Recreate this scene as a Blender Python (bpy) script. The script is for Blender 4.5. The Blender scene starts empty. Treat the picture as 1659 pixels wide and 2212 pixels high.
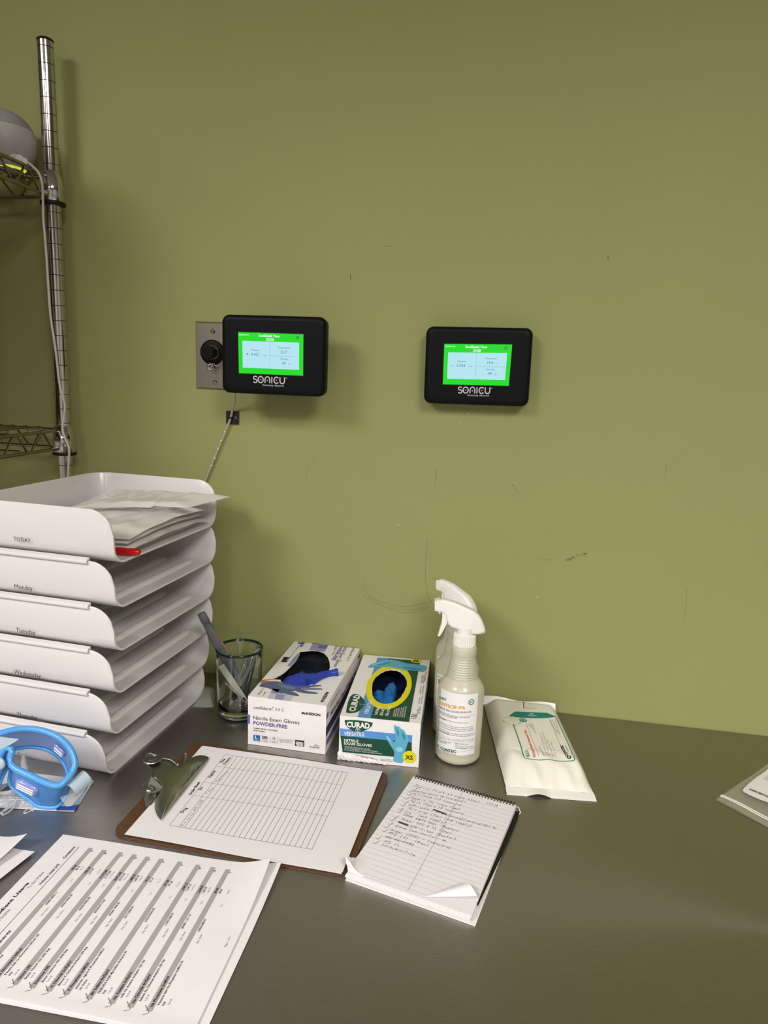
import bpy, bmesh, math, random
import numpy as np
from mathutils import Vector, Matrix
random.seed(7); rng = np.random.default_rng(7)
S = bpy.context.scene
COL = S.collection
PI = math.pi
def V(*a): return np.array(a, float)
def nz(a): a = np.array(a, float); return a/np.linalg.norm(a)

# ---------------------------------------------------------------- camera
IW, IH = 1659, 2212
FPX = 1504.9
PITCH, YAW, ROLL = -0.19346, 0.16106, 0.04103
CAM = V(0, -1.193, 0.5774)
def _basis(p, y, r):
    cy, sy, cp, sp = math.cos(y), math.sin(y), math.cos(p), math.sin(p)
    f = V(-sy*cp, cy*cp, sp); ri = V(cy, sy, 0); up = np.cross(ri, f)
    return math.cos(r)*ri+math.sin(r)*up, -math.sin(r)*ri+math.cos(r)*up, f
CR, CU, CF = _basis(PITCH, YAW, ROLL)
cam = bpy.data.objects.new('camera', bpy.data.cameras.new('camera')); COL.objects.link(cam)
cam.matrix_world = Matrix(((CR[0], CU[0], -CF[0], CAM[0]), (CR[1], CU[1], -CF[1], CAM[1]), (CR[2], CU[2], -CF[2], CAM[2]), (0, 0, 0, 1)))
cam.data.sensor_fit = 'HORIZONTAL'; cam.data.sensor_width = 36
cam.data.lens = 36*FPX/IW; cam.data.clip_start = 0.02
S.camera = cam
def ray(px, py): return CF+CR*(px-IW/2)/FPX-CU*(py-IH/2)/FPX
def onz(px, py, z): d = ray(px, py); return CAM+d*(z-CAM[2])/d[2]
def ony(px, py, y): d = ray(px, py); return CAM+d*(y-CAM[1])/d[1]

# ---------------------------------------------------------------- light
CEIL = 2.05
def ceiling_lamp(x, y, sx, sy, power, col=(1, .96, .925)):
    l = bpy.data.lights.new('ceiling_lamp', 'AREA'); l.shape = 'RECTANGLE'; l.size = sx; l.size_y = sy
    l.energy = power; l.spread = math.radians(157); l.color = col
    o = bpy.data.objects.new('ceiling_lamp', l); COL.objects.link(o); o.location = (x, y, CEIL-.02)
    return o
LAMPS = [(-1.65, -2.55, .9, 1.2, 82), (1.05, -2.6, .9, 1.2, 84), (-.3, -3.7, .6, 1.2, 38)]
for L in LAMPS: ceiling_lamp(*L)
w = bpy.data.worlds.new('world'); S.world = w; w.use_nodes = True
w.node_tree.nodes['Background'].inputs[0].default_value = (.9, .92, 1, 1)
w.node_tree.nodes['Background'].inputs[1].default_value = .3
S.view_settings.view_transform = 'Standard'; S.view_settings.look = 'None'
S.view_settings.gamma = 1; S.view_settings.use_curve_mapping = False
S.view_settings.exposure = 0.06

# ---------------------------------------------------------------- materials
def lin(c):
    return tuple((x/12.92 if x <= .04045 else ((x+.055)/1.055)**2.4) for x in c)
def rgb(r, g, b): return lin((r/255, g/255, b/255))
MATS = {}
def mat(name, color, rough=.5, metal=0, bump=0, bscale=60, var=0, alpha=1, trans=0, sss=0, emit=0, coat=0, ior=1.45, aniso=0, vscale=None, stretch=None):
    if name in MATS: return MATS[name]
    m = bpy.data.materials.new(name); m.use_nodes = True; nt = m.node_tree; b = nt.nodes['Principled BSDF']
    I = b.inputs; c4 = (*color, 1)
    I['Base Color'].default_value = c4; I['Roughness'].default_value = rough; I['Metallic'].default_value = metal
    I['Alpha'].default_value = alpha; I['Transmission Weight'].default_value = trans; I['IOR'].default_value = ior
    I['Subsurface Weight'].default_value = sss; I['Coat Weight'].default_value = coat
    if sss: I['Subsurface Scale'].default_value = .01
    if aniso: I['Anisotropic'].default_value = aniso
    if emit: I['Base Color'].default_value = (.01, .01, .01, 1); I['Emission Color'].default_value = c4; I['Emission Strength'].default_value = emit
    tc = nt.nodes.new('ShaderNodeTexCoord'); mp = nt.nodes.new('ShaderNodeMapping'); nt.links.new(tc.outputs['Object'], mp.inputs[0])
    if stretch: mp.inputs['Scale'].default_value = stretch
    n = nt.nodes.new('ShaderNodeTexNoise'); nt.links.new(mp.outputs[0], n.inputs['Vector'])
    n.inputs['Scale'].default_value = bscale; n.inputs['Detail'].default_value = 5
    if bump:
        bp = nt.nodes.new('ShaderNodeBump'); bp.inputs['Strength'].default_value = bump; bp.inputs['Distance'].default_value = .001
        nt.links.new(n.outputs['Fac'], bp.inputs['Height']); nt.links.new(bp.outputs[0], I['Normal'])
    if not emit:
        n2 = n
        if vscale:
            n2 = nt.nodes.new('ShaderNodeTexNoise'); nt.links.new(mp.outputs[0], n2.inputs['Vector']); n2.inputs['Scale'].default_value = vscale; n2.inputs['Detail'].default_value = 4
        r = nt.nodes.new('ShaderNodeValToRGB'); v = var or .02
        r.color_ramp.elements[0].position = .3; r.color_ramp.elements[1].position = .7
        r.color_ramp.elements[0].color = (*[x*(1-v) for x in color], 1); r.color_ramp.elements[1].color = (*[min(1, x*(1+v)) for x in color], 1)
        nt.links.new(n2.outputs['Fac'], r.inputs[0]); nt.links.new(r.outputs[0], I['Base Color'])
    MATS[name] = m
    return m
M_wall = mat('olive_wall_paint', rgb(152, 155, 100), .62, bump=.12, bscale=300, var=.025, vscale=2.5)
M_wall.node_tree.nodes['Principled BSDF'].inputs['Specular IOR Level'].default_value = .25
M_roomwall = mat('pale_room_paint', rgb(150, 148, 142), .7, bump=.1, bscale=200)
M_ceil = mat('ceiling_tile_white', rgb(190, 190, 188), .8, bump=.3, bscale=200)
M_floor = mat('grey_vinyl_floor', rgb(120, 115, 105), .4, var=.1, bscale=20)
M_steel = mat('brushed_steel_top', rgb(168, 163, 158), .43, 1, bump=.16, bscale=9, var=.06, aniso=.5, stretch=(6, 90, 6))
M_chrome = mat('chrome', rgb(205, 203, 198), .1, 1, bump=.05, bscale=90)
M_wire = mat('wire_chrome', rgb(150, 145, 125), .25, 1)
M_groove = mat('dark_groove', rgb(40, 38, 32), .6)
M_black = mat('black_plastic', rgb(5, 5, 7), .5, bump=.05, bscale=400)
M_face = mat('black_face_panel', rgb(5, 6, 10), .45)
for q_ in (M_black, M_face): q_.node_tree.nodes['Principled BSDF'].inputs['Specular IOR Level'].default_value = .2
M_blackm = mat('black_rubber', rgb(10, 10, 10), .6)
M_tray = mat('white_tray_plastic', rgb(219, 216, 215), .22, bump=.02, bscale=10, var=.01)
M_white = mat('white_plastic', rgb(238, 236, 231), .25)
M_paper = mat('white_paper', rgb(228, 225, 226), .75, bump=.05, bscale=120, var=.012)
M_card = mat('white_carton', rgb(232, 229, 228), .42, bump=.08, bscale=60, var=.015)
M_ink = mat('black_ink', rgb(30, 29, 31), .6)
M_inkg = mat('grey_ink', rgb(95, 93, 95), .6)
M_inkl = mat('light_grey_ink', rgb(140, 138, 140), .6)
M_bar = mat('grey_report_bar', rgb(165, 160, 160), .7)
M_plate = mat('stainless_plate', rgb(165, 158, 150), .3, 1, bump=.1, bscale=10, stretch=(80, 4, 4))
M_clip = mat('nickel_clip', rgb(150, 152, 142), .36, 1, var=.1, bscale=25)
M_board = mat('brown_hardboard', rgb(86, 58, 35), .5, bump=.3, bscale=260, var=.25)
M_scuff = mat('scuff_mark', rgb(134, 127, 80), .7)
M_scuffd = mat('scuff_mark_dark', rgb(100, 92, 58), .7)

# ---------------------------------------------------------------- mesh helpers
class MB:
    def __init__(s): s.v = []; s.f = []; s.m = []; s.mats = []; s.sm = []
    def mi(s, m):
        if m not in s.mats: s.mats.append(m)
        return s.mats.index(m)
    def add(s, vs, fs, m, smooth=False):
        k = len(s.v); i = s.mi(m); s.v.extend([tuple(map(float, q)) for q in vs])
        for f in fs: s.f.append(tuple(k+j for j in f)); s.m.append(i); s.sm.append(smooth)
        return s
    def build(s, name, parent=None, merge=0):
        me = bpy.data.meshes.new(name); me.from_pydata(s.v, [], s.f)
        for m in s.mats: me.materials.append(m)
        me.polygons.foreach_set('material_index', s.m); me.polygons.foreach_set('use_smooth', s.sm)
        me.validate(); me.update()
        o = bpy.data.objects.new(name, me); COL.objects.link(o)
        if merge:
            bm = bmesh.new(); bm.from_mesh(me); bmesh.ops.remove_doubles(bm, verts=bm.verts, dist=merge)
            bmesh.ops.recalc_face_normals(bm, faces=bm.faces); bm.to_mesh(me); bm.free()
        if parent: o.parent = parent; o.matrix_parent_inverse = parent.matrix_world.inverted() if False else Matrix.Translation(-parent.location)
        return o
    # primitives
    def hexa(s, P, m):  # 8 points: bottom 4 ccw, top 4 ccw
        return s.add(P, [(3, 2, 1, 0), (4, 5, 6, 7), (0, 1, 5, 4), (1, 2, 6, 5), (2, 3, 7, 6), (3, 0, 4, 7)], m)
    def box(s, a, b, m):
        x0, y0, z0 = a; x1, y1, z1 = b
        return s.hexa([(x0, y0, z0), (x1, y0, z0), (x1, y1, z0), (x0, y1, z0), (x0, y0, z1), (x1, y0, z1), (x1, y1, z1), (x0, y1, z1)], m)
    def grid(s, G, m, smooth=True, close=False):
        n, k = len(G), len(G[0]); vs = [q for r in G for q in r]; fs = []
        for i in range(n-1):
            for j in range(k if close else k-1): fs.append((i*k+j, i*k+(j+1) % k, (i+1)*k+(j+1) % k, (i+1)*k+j))
        return s.add(vs, fs, m, smooth)
    def slab(s, G, m, th, smooth=True, up=(0, 0, 1)):   # grid with thickness downwards
        G = np.array(G); D = G-np.array(up)*th; n, k = G.shape[:2]
        s.grid(G, m, smooth); s.grid(D[::-1], m, smooth)
        for A, B in ((G[0], D[0]), (G[-1], D[-1]), (G[:, 0], D[:, 0]), (G[:, -1], D[:, -1])): s.grid([A, B], m, False)
        return s
    def prism(s, P, n, th, m, m2=None, smooth=False):   # polygon P (3d list) extruded along n by th
        P = np.array(P, float); n = nz(n); k = len(P); Q = P+n*th
        s.add(P, [tuple(range(k))[::-1]], m); s.add(Q, [tuple(range(k))], m2 or m)
        s.add(np.vstack([P, Q]), [(i, (i+1) % k, k+(i+1) % k, k+i) for i in range(k)], m, smooth)
        return s
    def tube(s, path, r, m, n=10, caps=True, closed=False):
        P = np.array(path, float); N = len(P); rr = r if hasattr(r, '__len__') else [r]*N
        T = np.zeros_like(P)
        for i in range(N):
            a = P[(i-1) % N] if (closed or i) else P[0]; b = P[(i+1) % N] if (closed or i < N-1) else P[-1]
            T[i] = nz(b-a) if np.linalg.norm(b-a) > 1e-12 else V(0, 0, 1)
        ref = V(0, 0, 1) if abs(T[0][2]) < .9 else V(1, 0, 0); X = nz(np.cross(T[0], ref)); G = []
        for i in range(N):
            X = nz(X-T[i]*(X@T[i])); Y = np.cross(T[i], X)
            G.append([P[i]+rr[i]*(math.cos(2*PI*j/n)*X+math.sin(2*PI*j/n)*Y) for j in range(n)])
        if closed: G.append(G[0])
        s.grid(G, m, True, True)
        if caps and not closed: s.add(G[0], [tuple(range(n))[::-1]], m); s.add(G[-1], [tuple(range(n))], m)
        return s
    def lathe(s, prof, m, c=(0, 0, 0), n=40, caps=True, wob=None):   # prof (r,z)
        G = [[(c[0]+r*math.cos(2*PI*j/n), c[1]+r*math.sin(2*PI*j/n), c[2]+z) for j in range(n)] for r, z in prof]
        s.grid(G, m, True, True)
        if caps:
            if prof[0][0] > 1e-5: s.add(G[0], [tuple(range(n))[::-1]], m)
            if prof[-1][0] > 1e-5: s.add(G[-1], [tuple(range(n))], m)
        return s
    def sphere(s, c, r, m, n=16, sc=(1, 1, 1)):
        G = [[(c[0]+sc[0]*r*math.sin(PI*i/n)*math.cos(2*PI*j/(2*n)), c[1]+sc[1]*r*math.sin(PI*i/n)*math.sin(2*PI*j/(2*n)), c[2]-sc[2]*r*math.cos(PI*i/n)) for j in range(2*n)] for i in range(n+1)]
        return s.grid(G, m, True, True)
    def ribbon(s, surf, pts, w, m, lift=.0004):   # stroked polyline on a surface, pts in surface coords
        P = np.array(pts, float); N = len(P)
        if N < 2: return s
        T = np.gradient(P, axis=0); L = np.linalg.norm(T, axis=1); L[L == 0] = 1; T = T/L[:, None]; Nn = np.stack([-T[:, 1], T[:, 0]], 1)*w/2
        G = [[surf.pos(*(P[i]+Nn[i]), lift), surf.pos(*(P[i]-Nn[i]), lift)] for i in range(N)]
        return s.grid(G, m, False)
    def poly(s, surf, pts, m, lift=.0003):
        P = [surf.pos(a, b, lift) for a, b in pts]; return s.add(P, [tuple(range(len(P)))], m)
    def ppoly(s, surf, px, m, lift=.0003, f=lambda p: p):
        return s.poly(surf, [surf.hit(*f(p)) for p in px], m, lift)
    def disc(s, surf, c, r, m, lift=.0003, r2=None, n=28):
        r2 = r2 or r
        return s.poly(surf, [(c[0]+r*math.cos(2*PI*i/n), c[1]+r2*math.sin(2*PI*i/n)) for i in range(n)], m, lift)
    def ring(s, surf, c, ra, rb, m, lift=.0003, n=40, r2=1):
        G = [[surf.pos(c[0]+q*math.cos(2*PI*i/n), c[1]+q*r2*math.sin(2*PI*i/n), lift) for q in (ra, rb)] for i in range(n+1)]
        return s.grid(G, m, False)
    def bar(s, surf, a, b, w, m, lift=.0003, n=12):
        a = np.array(a); b = np.array(b); return s.ribbon(surf, [a+(b-a)*i/n for i in range(n+1)], w, m, lift)

# surfaces: pixel -> 2D surface coordinates -> 3D
class Plane:
    def __init__(s, o, du, dv): s.o = np.array(o, float); s.u = nz(du); s.w = nz(dv); s.n = np.cross(s.u, s.w)
    def hit(s, px, py):
        d = ray(px, py); t = ((s.o-CAM)@s.n)/(d@s.n); q = CAM+d*t-s.o; return (q@s.u, q@s.w)
    def pos(s, a, b, l=0): return s.o+s.u*a+s.w*b+s.n*l
class Field:      # height field over (x,y)
    def __init__(s, fn): s.fn = fn
    def hit(s, px, py):
        z = .01
        for _ in range(12): p = onz(px, py, z); z = .5*z+.5*s.fn(p[0], p[1])
        p = onz(px, py, z); return (p[0], p[1])
    def pos(s, a, b, l=0): return V(a, b, s.fn(a, b)+l)
class Cyl:        # vertical cylinder, coords (arc, z); arc 0 faces the camera side
    def __init__(s, c, r): s.c = np.array(c[:2], float); s.r = r; d = CAM[:2]-s.c; s.a0 = -PI/2
    def hit(s, px, py):
        d = ray(px, py); o = CAM[:2]-s.c; A = d[:2]@d[:2]; B = 2*o@d[:2]; Cc = o@o-s.r**2; D = max(B*B-4*A*Cc, 0)
        t = (-B-math.sqrt(D))/(2*A); q = CAM+d*t; a = math.atan2(q[1]-s.c[1], q[0]-s.c[0])-s.a0
        return (a*s.r, q[2])
    def pos(s, a, b, l=0): t = a/s.r+s.a0; return V(s.c[0]+(s.r+l)*math.cos(t), s.c[1]+(s.r+l)*math.sin(t), b)

_tc = {}
def glyphs(txt, bold=0, shear=0):
    k = (txt, bold, shear)
    if k not in _tc:
        c = bpy.data.curves.new('t', 'FONT'); c.body = txt; c.resolution_u = 2; c.offset = bold; c.shear = shear
        o = bpy.data.objects.new('t', c); COL.objects.link(o); bpy.context.view_layer.update()
        me = bpy.data.meshes.new_from_object(o.evaluated_get(bpy.context.evaluated_depsgraph_get()))
        v = np.array([q.co[:2] for q in me.vertices]) if len(me.vertices) else np.zeros((0, 2)); f = [tuple(p.vertices) for p in me.polygons]
        COL.objects.unlink(o); bpy.data.objects.remove(o); bpy.data.curves.remove(c); bpy.data.meshes.remove(me)
        if len(v): v = v-V(v[:, 0].min(), 0)
        _tc[k] = (v, f)
    return _tc[k]
CAPH = .73
def text(mb, surf, s, a, b, m, h=None, bold=0, shear=0, lift=.0005, flip=1):
    """baseline from a to b (surface coords); fitted to that length; h = cap height"""
    a = np.array(a, float); b = np.array(b, float); v, f = glyphs(s, bold, shear)
    if not len(v): return
    L = np.linalg.norm(b-a); sx = L/v[:, 0].max(); sy = (h/CAPH) if h else sx
    d = (b-a)/L; n = V(-d[1], d[0])*flip
    mb.add([surf.pos(*(a+d*x*sx+n*y*sy), lift) for x, y in v], f, m)
def PT(mb, surf, s, p0, p1, m, f=lambda p: p, **k):
    text(mb, surf, s, surf.hit(*f(p0)), surf.hit(*f(p1)), m, **k)
def TL(mb, surf, s, a, h, m, ang=0, bold=0, shear=0, lift=.0005, align=0, sq=1):
    """text at a with cap height h, natural width"""
    v, f = glyphs(s, bold, shear)
    if not len(v): return
    k = h/CAPH; L = v[:, 0].max()*k*sq; d = V(math.cos(ang), math.sin(ang)); a = np.array(a, float)-d*L*align
    text(mb, surf, s, a, a+d*L, m, h=h, bold=bold, shear=shear, lift=lift)

# single-stroke handwriting, glyph box about .6 wide, x-height .5
HW = {'a': '45,25 .3 .5 .05 .35 .1 .02 .3 .05 .45 .45 .48 .02', }
def _g(s): return [[tuple(map(float, p.split(','))) for p in st.split()] for st in s.split('|')]
HW = {k: _g(v) for k, v in {
 'a': '.42,.4 .25,.5 .06,.3 .12,.03 .3,.06 .43,.45 .42,.1 .55,.05', 'b': '.08,1 .1,.05 .3,0 .42,.2 .3,.45 .1,.35', 'c': '.42,.42 .25,.5 .07,.28 .15,.03 .45,.08',
 'd': '.42,.42 .22,.48 .06,.22 .2,0 .4,.12 .46,1 .44,.05', 'e': '.08,.25 .4,.3 .3,.5 .1,.4 .08,.12 .25,0 .48,.1', 'f': '.45,.92 .3,1 .2,.8 .18,-.2|.02,.48 .4,.5',
 'g': '.42,.42 .22,.5 .08,.28 .2,.08 .42,.2 .42,-.2 .2,-.32 .06,-.15', 'h': '.1,1 .08,0|.09,.35 .28,.5 .4,.35 .42,.02', 'i': '.12,.5 .12,.05 .2,.02|.14,.72 .16,.75',
 'j': '.2,.5 .2,-.2 .02,-.25', 'k': '.08,1 .08,0|.4,.5 .1,.22 .42,0', 'l': '.1,1 .09,.05 .2,.02', 'm': '.05,.48 .06,0|.06,.35 .2,.5 .28,.35 .28,.05|.28,.35 .42,.5 .5,.35 .52,.02',
 'n': '.06,.48 .07,0|.07,.35 .25,.5 .38,.35 .4,.02', 'o': '.25,.5 .06,.3 .12,.03 .35,.05 .4,.35 .25,.5', 'p': '.08,.5 .08,-.35|.08,.35 .3,.5 .4,.25 .25,.02 .1,.1',
 'q': '.4,.45 .15,.48 .06,.2 .25,.02 .4,.2 .42,-.35', 'r': '.07,.5 .09,0|.09,.35 .22,.5 .38,.46', 's': '.38,.45 .18,.5 .1,.35 .34,.18 .28,.02 .06,.04', 't': '.18,.85 .16,.1 .32,.03|.02,.55 .36,.57',
 'u': '.06,.5 .08,.1 .25,.02 .38,.2 .4,.5 .42,.03', 'v': '.04,.5 .2,.02 .4,.5', 'w': '.04,.5 .14,.02 .26,.4 .38,.02 .52,.5', 'x': '.05,.5 .4,0|.4,.5 .05,0', 'y': '.06,.5 .2,.12|.42,.5 .2,-.3 .05,-.3', 'z': '.05,.48 .4,.48 .08,.02 .44,.04',
 '0': '.25,.95 .05,.5 .22,0 .42,.45 .25,.95', '1': '.2,.95 .2,0', '2': '.06,.75 .25,.95 .4,.7 .05,.02 .45,.03', '3': '.08,.9 .4,.85 .2,.52 .42,.3 .2,0 .05,.1', '4': '.1,.9 .08,.45 .42,.45|.34,.9 .34,0',
 '5': '.42,.92 .12,.92 .1,.55 .4,.4 .3,.02 .05,.05', '6': '.38,.95 .1,.4 .2,0 .4,.2 .15,.4', '7': '.05,.92 .42,.92 .18,0', '8': '.25,.5 .08,.75 .25,.95 .4,.75 .08,.2 .25,0 .42,.2 .25,.5', '9': '.4,.6 .12,.6 .15,.92 .4,.9 .38,0',
 'A': '.02,0 .25,1 .5,0|.1,.4 .4,.4', 'B': '.08,0 .08,1 .38,.85 .1,.52 .44,.3 .08,0', 'C': '.48,.85 .2,.98 .05,.5 .2,.02 .5,.1', 'D': '.08,0 .08,1 .45,.7 .4,.15 .08,0', 'F': '.08,0 .1,1 .5,1|.08,.55 .4,.55', 'G': '.48,.85 .2,.98 .05,.5 .2,.02 .46,.1 .46,.4 .28,.4',
 'H': '.06,1 .06,0|.44,1 .44,0|.06,.5 .44,.52', 'I': '.05,1 .4,1|.22,1 .22,0|.02,0 .42,0', 'L': '.08,1 .06,.03 .46,.06', 'M': '.04,0 .1,1 .28,.3 .46,1 .52,0', 'N': '.05,0 .06,1 .42,.02 .44,1', 'O': '.28,1 .05,.5 .25,0 .5,.5 .28,1',
 'P': '.08,0 .08,1 .42,.85 .4,.55 .08,.5', 'S': '.46,.88 .25,1 .1,.78 .4,.35 .3,.02 .04,.1', 'V': '.03,1 .25,0 .48,1', 'W': '.02,1 .15,0 .28,.7 .42,0 .56,1', '(': '.3,1 .12,.5 .3,-.15', ')': '.1,1 .3,.5 .1,-.15', '-': '.05,.4 .4,.42', '.': '.1,0 .14,.05', ':': '.1,.1 .14,.15|.1,.5 .14,.55', '@': '.3,.3 .2,.6 .4,.6 .4,.3 .55,.6 .3,.95 .05,.5 .3,-.1 .55,.1', ' ': ''.strip() or '0,0'}.items()}
def smooth_pts(P):
    P = np.array(P, float)
    if len(P) < 3: return P
    for _ in range(2):
        Q = [P[0]]
        for i in range(len(P)-1): Q += [P[i]*.75+P[i+1]*.25, P[i]*.25+P[i+1]*.75]
        P = np.array(Q+[P[-1]])
    return P
def hand(mb, surf, s, a, b, m, h, w=.00035, jit=.06):
    a = np.array(a, float); b = np.array(b, float); L = np.linalg.norm(b-a); d = (b-a)/L; n = V(-d[1], d[0]); step = L/len(s)
    for i, ch in enumerate(s):
        if ch == ' ' or ch not in HW: continue
        x0 = i*step; kx = step/.56; jy = random.uniform(-jit, jit)*h
        for st in HW[ch]:
            P = smooth_pts(st)
            mb.ribbon(surf, [a+d*(x0+x*kx+.18*y*h)+n*(y*h+jy) for x, y in P], w, m, lift=.0004)
def PH(mb, surf, s, p0, p1, m, h, f=lambda p: p, **k): hand(mb, surf, s, surf.hit(*f(p0)), surf.hit(*f(p1)), m, h, **k)

# ---------------------------------------------------------------- object helpers
def tag(o, label, cat, group=None, kind=None):
    o['label'] = label; o['category'] = cat
    if group: o['group'] = group
    if kind: o['kind'] = kind
    return o
def empty(name, loc):
    o = bpy.data.objects.new(name, None); COL.objects.link(o); o.location = tuple(map(float, loc)); o.empty_display_size = .02; return o
def thing(name, label, cat, loc, group=None): return tag(empty(name, loc), label, cat, group)
def struct(mb, name): o = mb.build(name); o['kind'] = 'structure'; return o
def crop(ox, oy, s): return lambda p: (ox+p[0]*s, oy+p[1]*s)
def rrect(x0, y0, x1, y1, r, n=6):
    P = []
    for cx, cy, a in ((x1-r, y0+r, -PI/2), (x1-r, y1-r, 0), (x0+r, y1-r, PI/2), (x0+r, y0+r, PI)):
        for i in range(n+1): t = a+PI/2*i/n; P.append((cx+r*math.cos(t), cy+r*math.sin(t)))
    return P
# ================================================================ room
FZ = -.9; XL, XR, YF = -2.6, 2.6, -4.6
WALL = Plane((0, 0, 0), (1, 0, 0), (0, 0, 1))          # normal -y
mb = MB(); mb.box((XL, 0, FZ), (XR, .12, CEIL), M_wall)
def scuff(px, w=.0006, m=M_scuff, dotted=0):
    P = smooth_pts([WALL.hit(*p) for p in px])
    if dotted:
        for i in range(dotted):
            t = random.random()*(len(P)-1); k = int(t); q = P[k]+(P[min(k+1, len(P)-1)]-P[k])*(t-k)+rng.normal(0, .0016, 2)
            mb.ribbon(WALL, [q, q+rng.normal(0, .0007, 2)+V(.0004, .0006)], .0005, m, .0002)
    else: mb.ribbon(WALL, P, w, m, .0002)
scuff([(787, 1255), (786, 1275), (800, 1290), (850, 1308), (880, 1312), (932, 1300)], .0008)
scuff([(782, 1283), (800, 1298), (840, 1315), (878, 1327), (928, 1312)], .0008)
scuff([(795, 1290), (850, 1316), (900, 1318), (925, 1306)], .0005)
scuff([(923, 1165), (918, 1240), (922, 1285), (933, 1298), (930, 1303)], .0007)
scuff([(943, 1012), (939, 1048)], .0007)
scuff([(758, 593), (757, 605)], .0012, M_scuffd); scuff([(1313, 553), (1314, 561)], .001, M_scuffd); scuff([(830, 531), (850, 533)], .0005)
scuff([(1107, 1045), (1124, 1075)], dotted=22, m=M_scuffd); scuff([(1124, 1075), (1140, 1100)], dotted=5)
scuff([(1160, 1127), (1212, 1172)], dotted=18); scuff([(1152, 1206), (1200, 1211)], dotted=40); scuff([(1225, 1209), (1245, 1202), (1266, 1195)], dotted=110, m=M_scuffd)
scuff([(1478, 1340), (1484, 1300), (1482, 1270)], .0005); scuff([(1435, 1035), (1440, 1005)], .0005); scuff([(670, 1000), (681, 985)], .0006); scuff([(664, 1010), (660, 1035)], .0006)
M_chip = mat('pale_paint_chip', rgb(205, 200, 165), .7)
for p in ((860, 1134), (1012, 893), (1127, 887), (994, 913), (1160, 1290)): mb.disc(WALL, WALL.hit(*p), .0011, M_chip, .0002)
struct(mb, 'wall_back')
for nm, a, b, m in (('wall_left', (XL-.1, YF, FZ), (XL, .12, CEIL), M_roomwall), ('wall_right', (XR, YF, FZ), (XR+.1, .12, CEIL), M_roomwall),
                    ('wall_front', (XL-.1, YF-.1, FZ), (XR+.1, YF, CEIL), M_roomwall), ('floor', (XL-.1, YF-.1, FZ-.05), (XR+.1, .12, FZ), M_floor)):
    mb = MB(); mb.box(a, b, m); struct(mb, nm)
mb = MB(); mb.box((XL-.1, YF-.1, CEIL), (XR+.1, .12, CEIL+.05), M_ceil)
struct(mb, 'ceiling')
mb = MB(); mb.box((XL, -.012, FZ), (XR, 0, FZ+.1), M_black); struct(mb, 'baseboard_back')

# ================================================================ steel worktop table
WX0, WX1, WY = -.757, 1.5, -.92
t = thing('steel_worktop', 'brushed stainless steel worktop against the olive wall carrying everything', 'worktop', ((WX0+WX1)/2, WY/2, FZ))
mb = MB(); mb.box((WX0, WY, -.035), (WX1, -.002, 0), M_steel)
mb.tube([(WX0, WY, -.0175), (WX1, WY, -.0175)], .0175, M_steel, 16); mb.build('tabletop', t)
for x in (WX0+.06, WX1-.06):
    for y in (WY+.06, -.08):
        m2 = MB(); m2.tube([(x, y, FZ), (x, y, -.035)], .02, M_steel, 14); m2.build('leg', t)
mb = MB(); mb.box((WX0+.05, WY+.05, FZ+.25), (WX1-.05, -.07, FZ+.28), M_steel); mb.build('lower_shelf', t)

# ================================================================ wire shelving unit
PX, PY, PR = -.7793, -.0428, .0127
USX = 1.2; USY = .36
unit = thing('wire_shelving_unit', 'chrome wire shelving unit with grooved round posts at the left of the wall', 'shelving', (PX, PY, FZ))
ZT = 1.092; G0 = 1.08
def post(x, y):
    prof = []; z = FZ+.002
    zs = [G0-.0254*k for k in range(0, 78) if G0-.0254*k > FZ+.03][::-1]
    m = MB(); e = [z]+zs+[ZT]
    for p, q in zip(e[:-1], e[1:]): m.lathe([(PR, p+.0006), (PR, q-.0006)], M_chrome, (x, y, 0), 32, caps=False)
    for g in zs:
        m.lathe([(PR-.0008, g-.0006), (PR-.0008, g+.0006)], M_groove, (x, y, 0), 32, caps=False)
        m.lathe([(PR, g+.0006), (PR-.0008, g+.0006)], M_chrome, (x, y, 0), 32, caps=False); m.lathe([(PR-.0008, g-.0006), (PR, g-.0006)], M_chrome, (x, y, 0), 32, caps=False)
    m.lathe([(0, z), (PR, z)], M_chrome, (x, y, 0), 32, caps=False)
    o = m.build('post', unit)
    c = MB(); c.lathe([(PR+.0006, ZT-.0025), (PR+.0006, ZT), (PR-.002, ZT+.0022), (0, ZT+.0026)], M_blackm, (x, y, 0), 28); c.build('post_cap', o)
for a, b in ((0, 0), (-USX, 0), (0, -USY), (-USX, -USY)): post(PX+a, PY+b)
def zig(m, a, b, zt, zb, n, r):
    a = np.array(a); b = np.array(b); P = []
    for i in range(n+1):
        q = a+(b-a)*i/n; z = zt if i % 2 == 0 else zb
        d = (b-a)/np.linalg.norm(b-a)*.006
        P += [V(q[0]-d[0], q[1]-d[1], z), V(q[0]+d[0], q[1]+d[1], z)]
    m.tube(P, r, M_wire, 8)
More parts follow.
